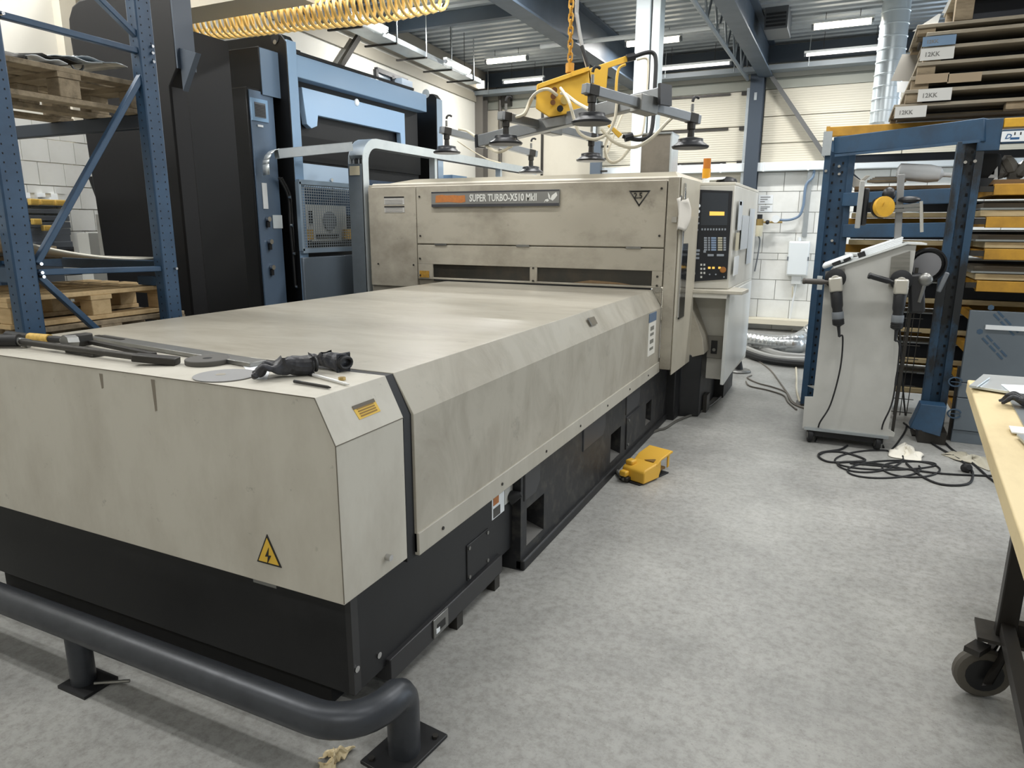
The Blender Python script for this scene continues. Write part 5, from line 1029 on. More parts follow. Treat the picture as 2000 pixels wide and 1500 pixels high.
# wooden shelf floor at the top and things lying on it
zsf = 1.998+0.004
B().box(0.87, 2.15, 6.40, 6.985, 1.965, 2.0).build('shelf_floor', brown_b, sr)
p = P(1912, 342, 1, 6.55); bg_ = thing('black_bag', (p.x, 6.6, zsf), 'black bag hanging over the shelf edge right of the dirty blue post', 'bag')
b = B(); b.box(p.x-0.12, p.x+0.13, 6.5, 6.75, zsf+0.0, zsf+0.2); b.build('bag_body', mat('black_fabric', '#26282a', 0.85), bg_, bevel=0.04)
B().prism([(p.x-0.1, zsf+0.01), (p.x+0.08, zsf+0.01), (p.x+0.03, zsf-0.07), (p.x-0.06, zsf-0.05)], 'y', 6.38, 6.395).build('bag_flap', mat('black_fabric', '#26282a', 0.85), bg_)
p = P(1975, 340, 1, 6.55); pk = thing('plastic_pack', (p.x, 6.6, zsf), 'crumpled clear plastic pack beside the black bag on the top shelf', 'pack')
b = B()
for k in range(7): b.sph((p.x-0.1+0.045*k, 6.62+0.03*(k % 2), zsf+0.055+0.03*(k % 3)), 0.07, (1.2, 1, 0.75), 8, rot('Y', 30*k))
b.build('wrapped_parts', mat('plastic_grey', '#8f8d88', 0.3, var=0.6, scale=12, dark='#504d48'), pk); B().poly([(p.x-0.15, 6.5, zsf+0.02), (p.x-0.1, 6.5, zsf+0.1), (p.x-0.08, 6.5, zsf-0.06)], (0, 0.01, 0)).build('film_tail', paper, pk)
p = P(1805, 352, 1, 7.15); wb_ = thing('white_bundle', (p.x, 7.15, 2.0), 'white plastic bottle shaped bundle on the rear top shelf between the posts', 'bundle')
B().lathe([(0.03, -0.2), (0.07, -0.18), (0.075, 0.05), (0.06, 0.13), (0.02, 0.16), (0.02, 0.22)], (p.x-0.02, 7.15, zsf+0.105), (1, 0, -0.1), n=14).build('wrapped_body', paper, wb_); B().cyl((p.x+0.22, 7.15, zsf+0.06), (p.x+0.26, 7.15, zsf+0.055), 0.025, n=8).build('cap', dark_steel, wb_)
p = P(1676, 352, 1, 6.98); ct_ = thing('draped_cloth', (p.x, 7.05, 2.0), 'pale cloth draped at the left end of the rear top shelf', 'cloth')
b = B(); b.poly([P(x, y, 1, 7.0) for x, y in ((1659, 338), (1662, 360), (1672, 372), (1690, 352), (1700, 343), (1692, 342), (1680, 352))], (0, 0.02, 0)); b.build('cloth', mat('pale_grey_cloth', '#bcb8ae', 0.85), ct_, bevel=0.004)
p = P(1728, 352, 1, 7.15); fs = thing('flat_stock', (p.x, 7.15, 2.0), 'bundle of grey flat strips on the rear top shelf left of the white bundle', 'metal strips')
for k in range(4): B().box(p.x-0.14+0.02*k, p.x+0.16, 7.02+0.05*k, 7.06+0.05*k, zsf+0.03, zsf+0.05+0.012*k).build('strip', steel if k % 2 else old_wood, fs)
# stack of shallow pallets with sheets on top
pile_lab = ['bottom pallet of the tall stack on the right rack, white 12KK tag at its corner', 'second pallet of the tall stack, white 12KK tag set further right', 'third pallet of the tall stack, brown cardboard strip on its front', 'fourth pallet of the tall stack, above the cardboard strip',
            'fifth pallet of the tall stack, large white 12KK tag', 'sixth pallet of the tall stack, pale blue tag on its front', 'seventh pallet of the tall stack with a loose wooden block', 'topmost grey pallet of the tall stack at the upper right']
zb_l = [2.517, 2.60, 2.70, 2.80, 2.895, 3.01, 3.105, 3.17, 3.42]
xs_l = [0.235, 0.30, 0.33, 0.36, 0.39, 0.40, 0.33, 0.56]
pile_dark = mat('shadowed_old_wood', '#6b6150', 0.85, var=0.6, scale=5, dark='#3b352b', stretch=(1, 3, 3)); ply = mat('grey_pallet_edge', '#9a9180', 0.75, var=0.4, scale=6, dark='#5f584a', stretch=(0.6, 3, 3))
for k in range(8):
    z0, z1, xs_ = zb_l[k]+0.002, zb_l[k+1], xs_l[k]; t = thing('sheet_pallet', (xs_, 6.6, z0), pile_lab[k], 'pallet'); yf_ = 6.58-0.02*(k % 2)
    B().box(xs_, 2.2, yf_, 7.4, z1-0.028, z1-0.002).build('deck', ply, t, bevel=0.003)
    for j, xx in enumerate((xs_+0.01, xs_+0.75+0.1*(k % 3), 2.05)):
        for yy in (yf_+0.02, 7.25): B().box(xx, xx+0.12, yy, yy+0.1, z0, z1-0.028).build('block', old_wood, t, bevel=0.003)
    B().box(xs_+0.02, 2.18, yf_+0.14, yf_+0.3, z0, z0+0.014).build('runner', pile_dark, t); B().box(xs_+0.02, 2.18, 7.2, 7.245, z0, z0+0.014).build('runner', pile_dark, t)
    B().box(xs_+0.05, 2.17, yf_+0.32, 7.19, z0+0.002, z1-0.03).build('packed_gap_fill', mat('dark_gap_metal', '#23262c', 0.4, 0.5), t)  # dark box added to stop window light and darken the deck gaps
def tagplate(x0, y0, x1, y1, k, m, txt=None):
    yf_ = 6.58-0.02*(k % 2)-0.004; a = P(x0, y0, 1, yf_); c = P(x1, y1, 1, yf_)
    t = [o for o in bpy.data.objects if o.name.startswith('sheet_pallet') and o['label'] == pile_lab[k]][0]
    B().box(a.x, c.x, yf_-0.004, yf_+0.004, c.z, a.z).build('tag', m, t)
    if txt: text(txt, (a.z-c.z)*0.5, (a.x+(c.x-a.x)*0.12, yf_-0.0045, c.z+(a.z-c.z)*0.3), X, Z, mat('pencil_grey', '#7b7b78', 0.7), t)
    return t
tagm = mat('tag_white', '#d3d3cf', 0.7)
tagplate(1749, 209, 1808, 228, 0, tagm, '12KK'); tagplate(1794, 175, 1857, 195, 1, tagm, '12KK'); tagplate(1799, 95, 1862, 114, 4, tagm, '12KK'); tagplate(1803, 73, 1866, 86, 5, mat('tag_blue', '#6f8aa6', 0.6), '12KK')
tagplate(1789, 147, 1852, 160, 2, mat('cardboard', '#a3927a', 0.8)); tagplate(1852, 145, 1916, 158, 2, mat('cardboard', '#a3927a', 0.8))
def lsheet(pts, yv, lab, m):
    q = [P(x, y, 1, yv) for x, y in pts]; t = thing('film_sheet', q[0], lab, 'sheet'); B().poly(q, (0, 0.006, 0)).build('film', m, t); return t
lsheet(((1782, 61), (1833, 27), (1838, 27), (1828, 57)), 6.65, 'white film corner sticking out below the topmost pallet of the stack', paper)
lsheet(((1840, 25), (1853, 0), (1858, 0), (1847, 25)), 6.65, 'narrow white paper strip beside the topmost pallet', paper)
lsheet(((1740, 158), (1762, 106), (1800, 104), (1800, 158)), 7.42, 'grey board corner leaning out left of the pallet stack', mat('grey_board', '#8f8c85', 0.8))
lsheet(((1752, 180), (1752, 159), (1795, 159), (1795, 182)), 7.42, 'small white film flap under the grey board corner', paper)
# protective-film steel sheets standing at the foot of the rack
ps = thing('steel_sheet_pack', (1.5, 6.4, 0), 'upright film covered grey steel sheets with printed marks below the right rack', 'sheet metal')
film = mat('blue_grey_film', '#707a83', 0.35, 0.3, var=0.3, scale=2, dark='#5a626a')
for k, (z0, z1, yy) in enumerate(((0.0, 0.10, 6.215), (0.105, 0.36, 6.20), (0.365, 0.48, 6.205), (0.485, 1.04, 6.21))):
    B().box(0.9, 2.1, yy, yy+0.045, z0, z1).build('sheet', film, ps, bevel=0.003)
blue_ink = mat('blue_ink', '#3f566c', 0.6)
for (x, y) in ((1936, 601), (1914, 648)):
    q = P(x, y, 1, 6.2)
    B().lathe([(0.0, 0), (0.022, 0.0), (0.022, 0.002)], q+Y*0.01, (0, -1, 0), n=6).build('printed_logo', blue_ink, ps)
    d = Vector((0.7, 0, -0.72)).normalized(); nn = Vector((0.72, 0, 0.7))
    for s in (-0.016, 0.016):
        for j in range(3): a = q+d*(0.05+j*0.075)+nn*s; B().beam(a+Y*0.008, a+d*0.06+Y*0.008, 0.002, 0.014, up=tuple(nn)).build('printed_line', blue_ink, ps)
for (x, y) in ((1866, 746), (1864, 808)):
    q = P(x, y, 1, 6.195); B().tube([q+X*0.045*math.cos(t)+Z*0.035*math.sin(t) for t in [0.3+5.6*j/14 for j in range(15)]], 0.006, 5).build('printed_ring', blue_ink, ps); B().box(q.x-0.03, q.x+0.04, 6.193, 6.197, q.z-0.003, q.z+0.003).build('printed_bar', blue_ink, ps)
q = P(1925, 639, 1, 6.19); B().box(q.x, q.x+0.6, 6.192, 6.21, q.z-0.016, q.z+0.016).build('white_edge', paper, ps)
B().box(0.88, 2.1, 6.26, 6.27, 0, 0.6).build('support', dark_steel, ps)
# guard shoe of the rack post
sh = B(); fx = [P(x, y, 1, 6.2) for x, y in ((1775, 823), (1805, 772), (1853, 779), (1828, 830))]
sh.poly([(0.60, 6.12, 0.1), (0.655, 6.12, 0.30), (0.83, 6.12, 0.30), (0.80, 6.02, 0.08)], (0.0, 0.15, 0.0)); sh.build('post_guard', rack_blue2, sr, bevel=0.005)
B().box(0.66, 0.85, 6.08, 6.28, 0.0, 0.10).build('guard_base', dark_steel, sr)
# wire basket panel leaning in the lower bay
wm = B()
for k in range(7): wm.cyl((0.32+0.05*k, 6.72, 0.05), (0.34+0.05*k, 6.86, 1.05), 0.004, n=5)
for k in range(9): wm.cyl((0.3, 6.725+0.016*k, 0.08+k*0.115), (0.66, 6.725+0.016*k, 0.08+k*0.115), 0.004, n=5)
tag(wm.build('wire_panel', mat('dark_wire', '#3a3936', 0.5, 0.5), loc=(0.45, 6.8, 0)), 'dark wire panel leaning in the lower bay behind the tool stand', 'wire panel')
# ================================================================ grey tool stand with angle grinders
ts = thing('tool_stand', (0.15, 5.85, 0), 'grey sheet metal tool stand on castors carrying three angle grinders', 'tool stand')
YC = 5.70
outl = [(1567, 836), (1572, 775), (1588, 775), (1603, 640), (1611, 545), (1625, 526), (1650, 517), (1770, 479), (1790, 478), (1782, 530), (1776, 560), (1764, 610), (1752, 655), (1757, 690), (1748, 740), (1741, 800), (1735, 838), (1748, 846), (1746, 853)]
stand_m = mat('stand_grey_paint', '#b9b9b4', 0.45, var=0.25, scale=2.2, dark='#8b8a84')
B().poly([P(x, y, 1, YC) for x, y in outl], (0, 0.012, 0)).build('side_panel', stand_m, ts)
back = [Vector((p.x, YC+0.42, p.z)) for p in [P(x, y, 1, YC) for x, y in outl[1:]]]
B().poly(back, (0, 0.012, 0)).build('side_panel', stand_m, ts)
a = P(1628, 524, 1, YC); c = P(1772, 477, 1, YC); e = P(1810, 478, 1, YC)
B().beam(a+Y*0.21+Z*0.006, c+Y*0.21+Z*0.006, 0.46, 0.012).build('sloping_top', mat('white_top_edge', '#dadddb', 0.3), ts); B().beam(c+Y*0.21+Z*0.006, e+Y*0.21+Z*0.004, 0.46, 0.012).build('top_shelf', mat('white_top_edge', '#dadddb', 0.3), ts)
B().box(-0.155, 0.43, YC-0.02, YC+0.44, 0.105, 0.125).build('base_plate', galv, ts)
st = [P(x, y, 1, YC-0.004) for x, y in ((1741, 502), (1778, 490), (1775, 560), (1735, 560))]
B().poly(st, (0, -0.004, 0)).build('steel_backplate', mat('brushed_plate', '#8b8a84', 0.3, 0.5, var=0.5, scale=10, stretch=(0.3, 1, 6)), ts)
st = [P(x, y, 1, YC-0.004) for x, y in ((1612, 530), (1650, 524), (1650, 550), (1611, 560))]; B().poly(st, (0, -0.004, 0)).build('steel_backplate', steel, ts)
B().box(-0.13, 0.40, YC+0.03, YC+0.40, 0.05, 0.104).build('under_shade_box', black_plastic, ts)  # black box added for the shadow under the stand
for (x, yy) in ((-0.11, YC+0.03), (0.36, YC+0.03), (-0.11, YC+0.38), (0.36, YC+0.38)):
    w = B().lathe([(0.03, -0.018), (0.055, -0.016), (0.058, 0.0), (0.055, 0.016), (0.03, 0.018)], (x, yy, 0.058), (1, 0.2, 0), n=18).build('castor_wheel', rubber, ts)
    B().lathe([(0.03, -0.02), (0.03, 0.02)], (x, yy, 0.058), (1, 0.2, 0), n=12).build('hub', steel, w); B().box(x-0.025, x+0.025, yy-0.02, yy+0.02, 0.085, 0.105).build('castor_fork', dark_steel, w)
for k in range(2):
    q = P(1606, 545+k*14, 1, YC); B().box(q.x-0.035, q.x, YC-0.03, YC+0.05, q.z-0.025, q.z+0.02).build('tool_clip', galv_bright, ts)
def grinder(px, py, label, tilt, hs_, hlab=None):
    o = P(px, py, 1, YC-0.075); t = thing('angle_grinder', o, label, 'grinder')
    ax = (Vector((math.sin(tilt), 0, -math.cos(tilt))))
    s = 0.36
    B().lathe([(0.03, 0), (0.034, 0.01), (0.034, 0.05), (0.03, 0.06)], o+Y*0.02-ax*0.02, (0, -1, 0), n=14).build('gear_head', mat('silver_casting', '#c3c0b6', 0.35, 0.5), t)
    B().beam(o-ax*0.04, o+ax*0.065, 0.09, 0.09).build('gear_housing', mat('silver_casting', '#c3c0b6', 0.35, 0.5), t, bevel=0.012)
    B().lathe([(0.068, 0), (0.072, 0.004), (0.072, 0.022), (0.05, 0.03)], o-ax*0.028+Y*0.052, (0, -1, 0), n=22).build('disc_guard', black_plastic, t)
    B().lathe([(0.036, 0.05), (0.042, 0.065), (0.04, 0.17), (0.034, 0.19), (0.036, 0.25), (0.04, 0.27), (0.038, 0.31), (0.012, 0.325), (0.009, 0.40)], o, ax, n=16).build('motor_body', mat('grinder_body', '#222326', 0.45), t)
    B().lathe([(0.0385, 0.215), (0.0405, 0.22), (0.0405, 0.262), (0.0385, 0.268)], o, ax, n=16).build('grey_band', grey_plastic, t)
    for j in range(3): B().lathe([(0.0405, 0.275+j*0.012), (0.0415, 0.278+j*0.012), (0.0405, 0.281+j*0.012)], o, ax, n=16).build('vent_ring', dark_void, t)
    hd_ = Vector((-1, -0.15, hs_)).normalized(); hp0 = o+hd_*0.04
    B().lathe([(0.012, 0), (0.014, 0.03), (0.021, 0.05), (0.02, 0.16), (0.024, 0.175), (0.02, 0.185)], hp0, hd_, n=12).build('side_handle', mat('handle_grey', '#4c4843', 0.5) if hs_ < 0.1 else black_plastic, t)
    return t, o+ax*0.40
g1_, t1_ = grinder(1632, 552, 'angle grinder hanging on the left side of the grey stand, handle to the left', 0.16, 0.03)
g2_, t2_ = grinder(1760, 556, 'angle grinder hanging at the right edge of the grey stand', 0.02, 0.28)
# third grinder with big guard
o = P(1808, 517, 1, YC+0.1); g3 = thing('large_grinder', o, 'large black grinder with wide round guard at the back of the grey stand', 'grinder')
B().lathe([(0.02, 0), (0.125, 0.005), (0.13, 0.02), (0.13, 0.045), (0.118, 0.045), (0.118, 0.02)], o+Vector((0, 0.04, 0.0)), (0.25, -1, -0.25), n=28).build('disc_guard', black_plastic, g3)
B().lathe([(0.02, 0.02), (0.095, 0.022), (0.095, 0.03), (0.02, 0.032)], o+Vector((0, 0.03, 0.0)), (0.25, -1, -0.25), n=24).build('grinding_disc', mat('disc_grey', '#8a8a8d', 0.6), g3)
B().beam(o+Vector((-0.06, -0.06, -0.06)), o+Vector((-0.02, -0.06, -0.34)), 0.09, 0.1).build('motor_body', mat('grinder_body', '#222326', 0.45), g3, bevel=0.02)
B().sph(o+Vector((0.0, -0.09, -0.1)), 0.05, (1, 0.8, 1)).build('gear_head', steel, g3); B().cyl(o+Vector((0.0, -0.1, -0.12)), o+Vector((-0.02, -0.1, -0.26)), 0.014, n=8).build('spindle_arm', steel, g3)
B().beam(o+Vector((0.14, 0.0, -0.05)), o+Vector((0.1, 0.0, -0.19)), 0.03, 0.03).build('side_handle', grey_plastic, g3, bevel=0.008)
q = P(1762, 555, 1, YC+0.06); B().beam(q+Vector((0.08, 0, 0.12)), Vector((q.x+0.06, q.y, 0.125)), 0.02, 0.02).build('hanger_bar', dark_steel, g3)
# papers, folder and tray on the sloping top
sl = (c-a).normalized(); sn = Vector((-sl.z, 0, sl.x))
def onslope(f, y, h): return a+(c-a)*f+Y*y+sn*(0.013+h)
t = thing('paper_pad', onslope(0.6, 0.2, 0), 'white paper pad on the sloping top of the grey stand', 'paper')
for k in range(4): B().beam(onslope(0.38+0.015*k, 0.2, 0.005+0.011*k), onslope(0.95+0.012*k, 0.2, 0.005+0.011*k), 0.3-0.01*k, 0.01).build('sheet', paper, t)
B().beam(onslope(0.36, 0.04, 0.018), onslope(0.46, 0.04, 0.018), 0.05, 0.034).build('clip', black_plastic, t)
t = thing('plastic_tray', onslope(0.1, 0.2, 0), 'pale plastic tray with black pockets at the lower end of the sloping top', 'tray')
B().beam(onslope(-0.14, 0.18, 0.02), onslope(0.3, 0.18, 0.028), 0.34, 0.035).build('tray_body', white_paint, t, bevel=0.015)
for k in range(2): B().beam(onslope(0.0+0.16*k, 0.008, 0.016), onslope(0.12+0.14*k, 0.008, 0.02), 0.012, 0.02).build('pocket', black_plastic, t)
# pole with monitor, tape reel and clamp
pl_ = thing('stand_pole', P(1754, 470, 1, YC+0.2), 'grey steel pole rising from the tool stand with clamped arm', 'pole')
p0 = P(1753, 472, 1, YC+0.2); p1 = P(1760, 341, 1, YC+0.2)
B().beam(p0-Z*0.02, p1, 0.045, 0.05, up=(0, 1, 0)).build('pole', mat('pole_grey', '#8f9090', 0.4, 0.4), pl_, bevel=0.003)
B().box(p0.x-0.06, p0.x+0.06, YC+0.14, YC+0.26, p0.z-0.03, p0.z).build('foot', steel, pl_)
for (y0, y1) in ((404, 407), (412, 418)): a_ = P(1738, y0, 1, YC+0.14); c_ = P(1796, y0-3, 1, YC+0.14); B().beam(a_, c_, 0.02, 0.022).build('clamp_arm', steel, pl_)
a_ = P(1799, 393, 1, YC+0.14); c_ = P(1798, 470, 1, YC+0.14); B().beam(a_, c_+Z*0.06, 0.02, 0.03, up=(0, 1, 0)).build('hanging_strap', mat('grey_strap', '#a7a59d', 0.6), pl_)
B().poly([P(x, y, 1, YC+0.15) for x, y in ((1762, 400), (1785, 396), (1798, 396), (1798, 416), (1768, 414))], (0, 0.05, 0)).build('clamp_plate', galv, pl_, bevel=0.004)
a_ = P(1776, 390, 1, YC+0.16); B().sph(a_, 0.05, (1.5, 0.8, 0.5)).build('clamp_handle', black_plastic, pl_)
# monitor seen edge-on, turned away
mo_ = thing('flat_monitor', P(1690, 398, 1, YC+0.22), 'flat monitor seen edge-on mounted left of the stand pole', 'monitor')
a_ = P(1686, 354, 1, YC+0.2); c_ = P(1686, 446, 1, YC+0.2)
B().box(a_.x-0.022, a_.x+0.012, YC+0.12, YC+0.4, c_.z, a_.z).build('bezel', mat('monitor_grey', '#a5a6a3', 0.4), mo_, bevel=0.006); B().box(a_.x+0.012, a_.x+0.05, YC+0.14, YC+0.38, c_.z+0.02, a_.z-0.05).build('back_shell', black_plastic, mo_, bevel=0.012)
B().box(a_.x+0.05, a_.x+0.28, YC+0.24, YC+0.27, (a_.z+c_.z)/2-0.02, (a_.z+c_.z)/2+0.02).build('mount_arm', dark_steel, mo_)
q = P(1726, 404, 1, YC+0.1); yr = thing('cable_reel', q, 'round yellow reel in front of the monitor on the tool stand', 'reel')
B().lathe([(0.055, -0.02), (0.072, -0.018), (0.075, 0.0), (0.072, 0.02), (0.03, 0.024)], q, (0.55, -1, 0.15), n=24).build('disc', yellow, yr)
B().lathe([(0.06, -0.045), (0.078, -0.04), (0.078, -0.022), (0.06, -0.02)], q, (0.55, -1, 0.15), n=20).build('rim', black_plastic, yr); B().beam(q+Vector((-0.02, -0.02, 0.0))+Vector((0.02, -0.012, 0.03)), q+Vector((0.02, -0.012, 0.03))+Vector((-0.03, -0.02, -0.03)), 0.012, 0.002).build('print_mark', mat('brown_yellow', '#a98226', 0.5), yr)
q2 = P(1736, 380, 1, YC+0.15); B().sph(q2, 0.045, (1, 1, 1.2)).build('bracket', black_plastic, yr)
# ================================================================ floor cables by the stand
def floorcable(pts, r_, lab, m=rubber, first=None, last=None, name='floor_cable'):
    q = ([Vector(p_) for p_ in first] if first else [])+[P(x, y, 2, r_) for x, y in pts]+([Vector(p_) for p_ in last] if last else [])
    return tag(B().tube(smoothpath(q, 6), r_, 7).build(name, m), lab, 'cable')
def pz(x, y, z): return P(x, y, 2, z)
floorcable(((1598, 850), (1592, 862)), 0.006, 'black cable hanging in a curve from the left grinder down the grey stand', first=[t1_, P(1646, 660, 1, YC-0.05), P(1641, 720, 1, YC-0.05), P(1622, 790, 1, YC-0.05), P(1600, 828, 1, YC-0.05)])
floorcable(((1722, 860), (1726, 874)), 0.006, 'black cable hanging from the right grinder beside the stand edge', first=[t2_, P(1757, 680, 1, YC-0.06), P(1744, 780, 1, YC-0.06), P(1724, 830, 1, YC-0.06)])
coil = []
for i in range(60):
    t = i/59; an = t*2*math.pi*4; cx_ = 1725+45*math.sin(t*5); w_ = 70+26*math.sin(t*13); coil.append((cx_+w_*math.cos(an), 910+(15+6*math.sin(t*11))*math.sin(an)+10*math.sin(t*7)))
floorcable(coil, 0.0065, 'loose black cable loops piled on the floor in front of the grey stand')
floorcable(((1600, 888), (1615, 882), (1650, 884), (1690, 898), (1660, 902), (1620, 902), (1600, 893), (1604, 884), (1640, 878), (1655, 870)), 0.008, 'flat black cable loop on the floor left of the cable pile')
floorcable(((1765, 826), (1790, 845), (1830, 872), (1870, 895), (1890, 910), (1900, 925), (1890, 945), (1840, 946), (1800, 930), (1770, 905)), 0.008, 'black cable running from the stand back around to the right loops')
floorcable(((1660, 905), (1740, 912), (1840, 925), (1950, 930), (2010, 934)), 0.007, 'long thin black cable running right from the pile towards the bench')
floorcable(((1840, 858), (1860, 878), (1900, 905), (1950, 945), (2005, 950)), 0.008, 'black cable from the rack post foot towards the bench')
floorcable(((1768, 810), (1770, 835), (1755, 862), (1740, 880)), 0.007, 'black cable hanging behind the stand edge in the rack bay', first=[P(1757, 640, 1, 6.0), P(1762, 740, 1, 6.0)])
q = P(1888, 914, 2, 0.03); tag(B().lathe([(0.02, -0.03), (0.032, -0.02), (0.03, 0.02), (0.018, 0.035)], q, (0.3, -1, 0.5), n=14).build('cable_plug', rubber, loc=tuple(q)), 'black round plug at the end of a cable near the bench leg', 'plug')
# grey cables on floor left of the stand
gcm = mat('thin_grey_cable', '#6d675f', 0.5)
floorcable(((1460, 690), (1480, 704), (1504, 722), (1522, 745), (1538, 768), (1548, 784), (1568, 796)), 0.008, 'grey cable from under the white cabinet to the rack post', gcm)
floorcable(((1468, 733), (1460, 738), (1480, 748), (1510, 756), (1535, 766), (1542, 780), (1552, 790), (1572, 798)), 0.008, 'upper of two looped grey cables lying on the open floor', gcm)
floorcable(((1457, 745), (1465, 754), (1500, 762), (1530, 772), (1540, 786), (1556, 800)), 0.008, 'lower of two looped grey cables lying on the open floor', gcm)
floorcable(((1555, 720), (1556, 760), (1562, 785)), 0.01, 'pale cable hanging down the block wall and over the floor', cream_hose, first=[P(1548, 560, 1, YB-0.1), P(1547, 650, 1, YB-0.12)])
# ================================================================ wheeled workbench at the right edge
wbn = thing('workbench', (0.9, 3.0, 0), 'wheeled workbench with wooden edge and grey top at the right edge', 'table')
ZBn = 0.90; E0 = Vector((0.627, 4.10, 0)); E1 = Vector((0.405, 1.15, 0)); ed = (E1-E0).normalized(); en = Vector((-ed.y, ed.x, 0)); en = en if en.x > 0 else -en
def bn(s, o, z): return E0+ed*s+en*o+Z*z
def bbox(s0_, s1_, o0, o1, z0, z1):
    b = B(); vs = [bn(s_, o_, z) for z in (z0, z1) for s_, o_ in ((s0_, o0), (s1_, o0), (s1_, o1), (s0_, o1))]
    b._add(vs, [(0,1,2,3),(4,7,6,5),(0,4,5,1),(1,5,6,2),(2,6,7,3),(3,7,4,0)]); return b
LB = (E1-E0).length; pine = mat('worn_pine_edge', '#dcc99c', 0.55, var=0.3, scale=5, dark='#9f8458', stretch=(1, 0.4, 1))
bbox(0, LB, 0, 0.9, ZBn-0.07, ZBn-0.004).build('wooden_top', pine, wbn, bevel=0.006)
bbox(0.1, LB, 0.135, 0.89, ZBn-0.004, ZBn+0.002).build('steel_cover', mat('grey_bench_cover', '#8f9598', 0.3, 0.3), wbn)
dk = mat('brown_black_steel', '#262320', 0.45, 0.3)
for s_, o_ in ((1.36, 0.12), (0.25, 0.78), (2.7, 0.12), (2.7, 0.78)):
    if True:
        lg = bbox(s_-0.03, s_+0.03, o_-0.03, o_+0.03, 0.245, ZBn-0.07).build('leg', dk, wbn, bevel=0.005)
        bbox(s_-0.075, s_+0.075, o_-0.085, o_+0.06, 0.235, 0.247).build('castor_plate', dark_steel, lg)
        c_ = bn(s_+0.03, o_-0.05, 0.095)
        w = B().lathe([(0.03, -0.024), (0.07, -0.024), (0.086, -0.02), (0.094, -0.01), (0.094, 0.01), (0.086, 0.02), (0.07, 0.024), (0.03, 0.024)], c_, (0.2, -0.98, 0), n=26).build('castor_wheel', mat('worn_grey_tyre', '#5a564f', 0.7), wbn)
        B().lathe([(0.03, -0.03), (0.062, -0.0255), (0.062, 0.0255), (0.03, 0.03)], c_, (0.2, -0.98, 0), n=18).build('wheel_disc', black_plastic, w)
        axw = Vector((0.2, -0.98, 0)).normalized()
        for sg in (-1, 1): B().poly([c_+axw*0.036*sg+v for v in (Vector((-0.015, -0.02, -0.02)), Vector((0.02, 0.0, -0.02)), bn(s_+0.06, o_, 0.235)-c_, bn(s_-0.06, o_, 0.235)-c_)], axw*0.005).build('castor_fork', dk, w)
        B().beam(bn(s_+0.11, o_-0.10, 0.205), bn(s_+0.03, o_-0.06, 0.2), 0.05, 0.02).build('brake_pedal', dark_steel, w)
bbox(1.36, 2.7, 0.10, 0.14, 0.255, 0.30).build('lower_rail', dk, wbn); bbox(0.25, 2.7, 0.76, 0.80, 0.255, 0.30).build('lower_rail', dk, wbn); bbox(1.34, 1.38, 0.1, 0.8, 0.255, 0.3).build('cross_rail', dk, wbn)
def benchsheet(pts, z, th, lab, m, nm='sheet_blank'):
    q = [P(x, y, 2, z) for x, y in pts]; t = thing(nm, q[0], lab, 'sheet metal'); B().poly(q, (0, 0, th)).build('blank', m, t, bevel=0.001); return t, q
zb0 = ZBn+0.004
t, q = benchsheet(((1893, 757), (1920, 735), (2060, 745), (2060, 778), (1962, 768)), zb0, 0.012, 'bright sheet with folded edge on the far corner of the bench', galv_bright)
B().beam(P(1900, 755, 2, zb0+0.02), P(1926, 737, 2, zb0+0.02), 0.03, 0.008).build('folded_edge', galv_bright, t)
benchsheet(((1955, 752), (2060, 756), (2060, 775), (1975, 768)), zb0+0.014, 0.004, 'white paper lying on the bright bench sheet', paper, 'bench_paper')
t, q = benchsheet(((1970, 834), (2050, 842), (2060, 858), (1976, 846)), zb0, 0.006, 'white narrow strip on the grey bench cover', paper)
benchsheet(((1985, 852), (2060, 860), (2080, 950)), zb0, 0.01, 'dark edged metal blank at the right border of the bench', galv)
# ================================================================ things on the press bed
zbd = ZT+0.001
def bd(x, y, h=0.0): return P(x, y, 2, zbd+h)
t = thing('flat_steel_bar', bd(430, 700), 'long flat grey steel bar lying on the bed behind the other tools', 'steel bar')
a_, c_ = bd(190, 663), bd(505, 715); dd = (c_-a_).normalized(); B().beam(a_+Z*0.009, c_+Z*0.009, 0.07, 0.016).build('bar', steel, t, bevel=0.002); B().beam(a_+Z*0.0185, a_+dd*0.2+Z*0.0185, 0.02, 0.002).build('worn_stripe', dark_steel, t)
# pry bar
t = thing('pry_bar', bd(200, 690), 'long dark pry bar with flattened tip on the front of the bed', 'pry bar')
a_, c_ = bd(38, 667, 0.024), bd(290, 700, 0.022)
B().cyl(a_, c_, 0.013, n=12).build('shaft', dark_steel, t); tip = bd(348, 712, 0.0)
dd = (tip-c_).normalized(); sdv = dd.cross(Z).normalized()
B().beam(c_-dd*0.05-Z*0.006, tip+Z*0.012, 0.05, 0.026).build('blade', dark_steel, t, bevel=0.004)
b0 = bd(-60, 665, 0.027); B().cyl(b0, a_+Z*0.004, 0.026, n=12).build('handle_grip', rubber, t); B().cyl(a_-dd*0.01, a_+dd*0.04, 0.018, n=12).build('ferrule', steel, t)
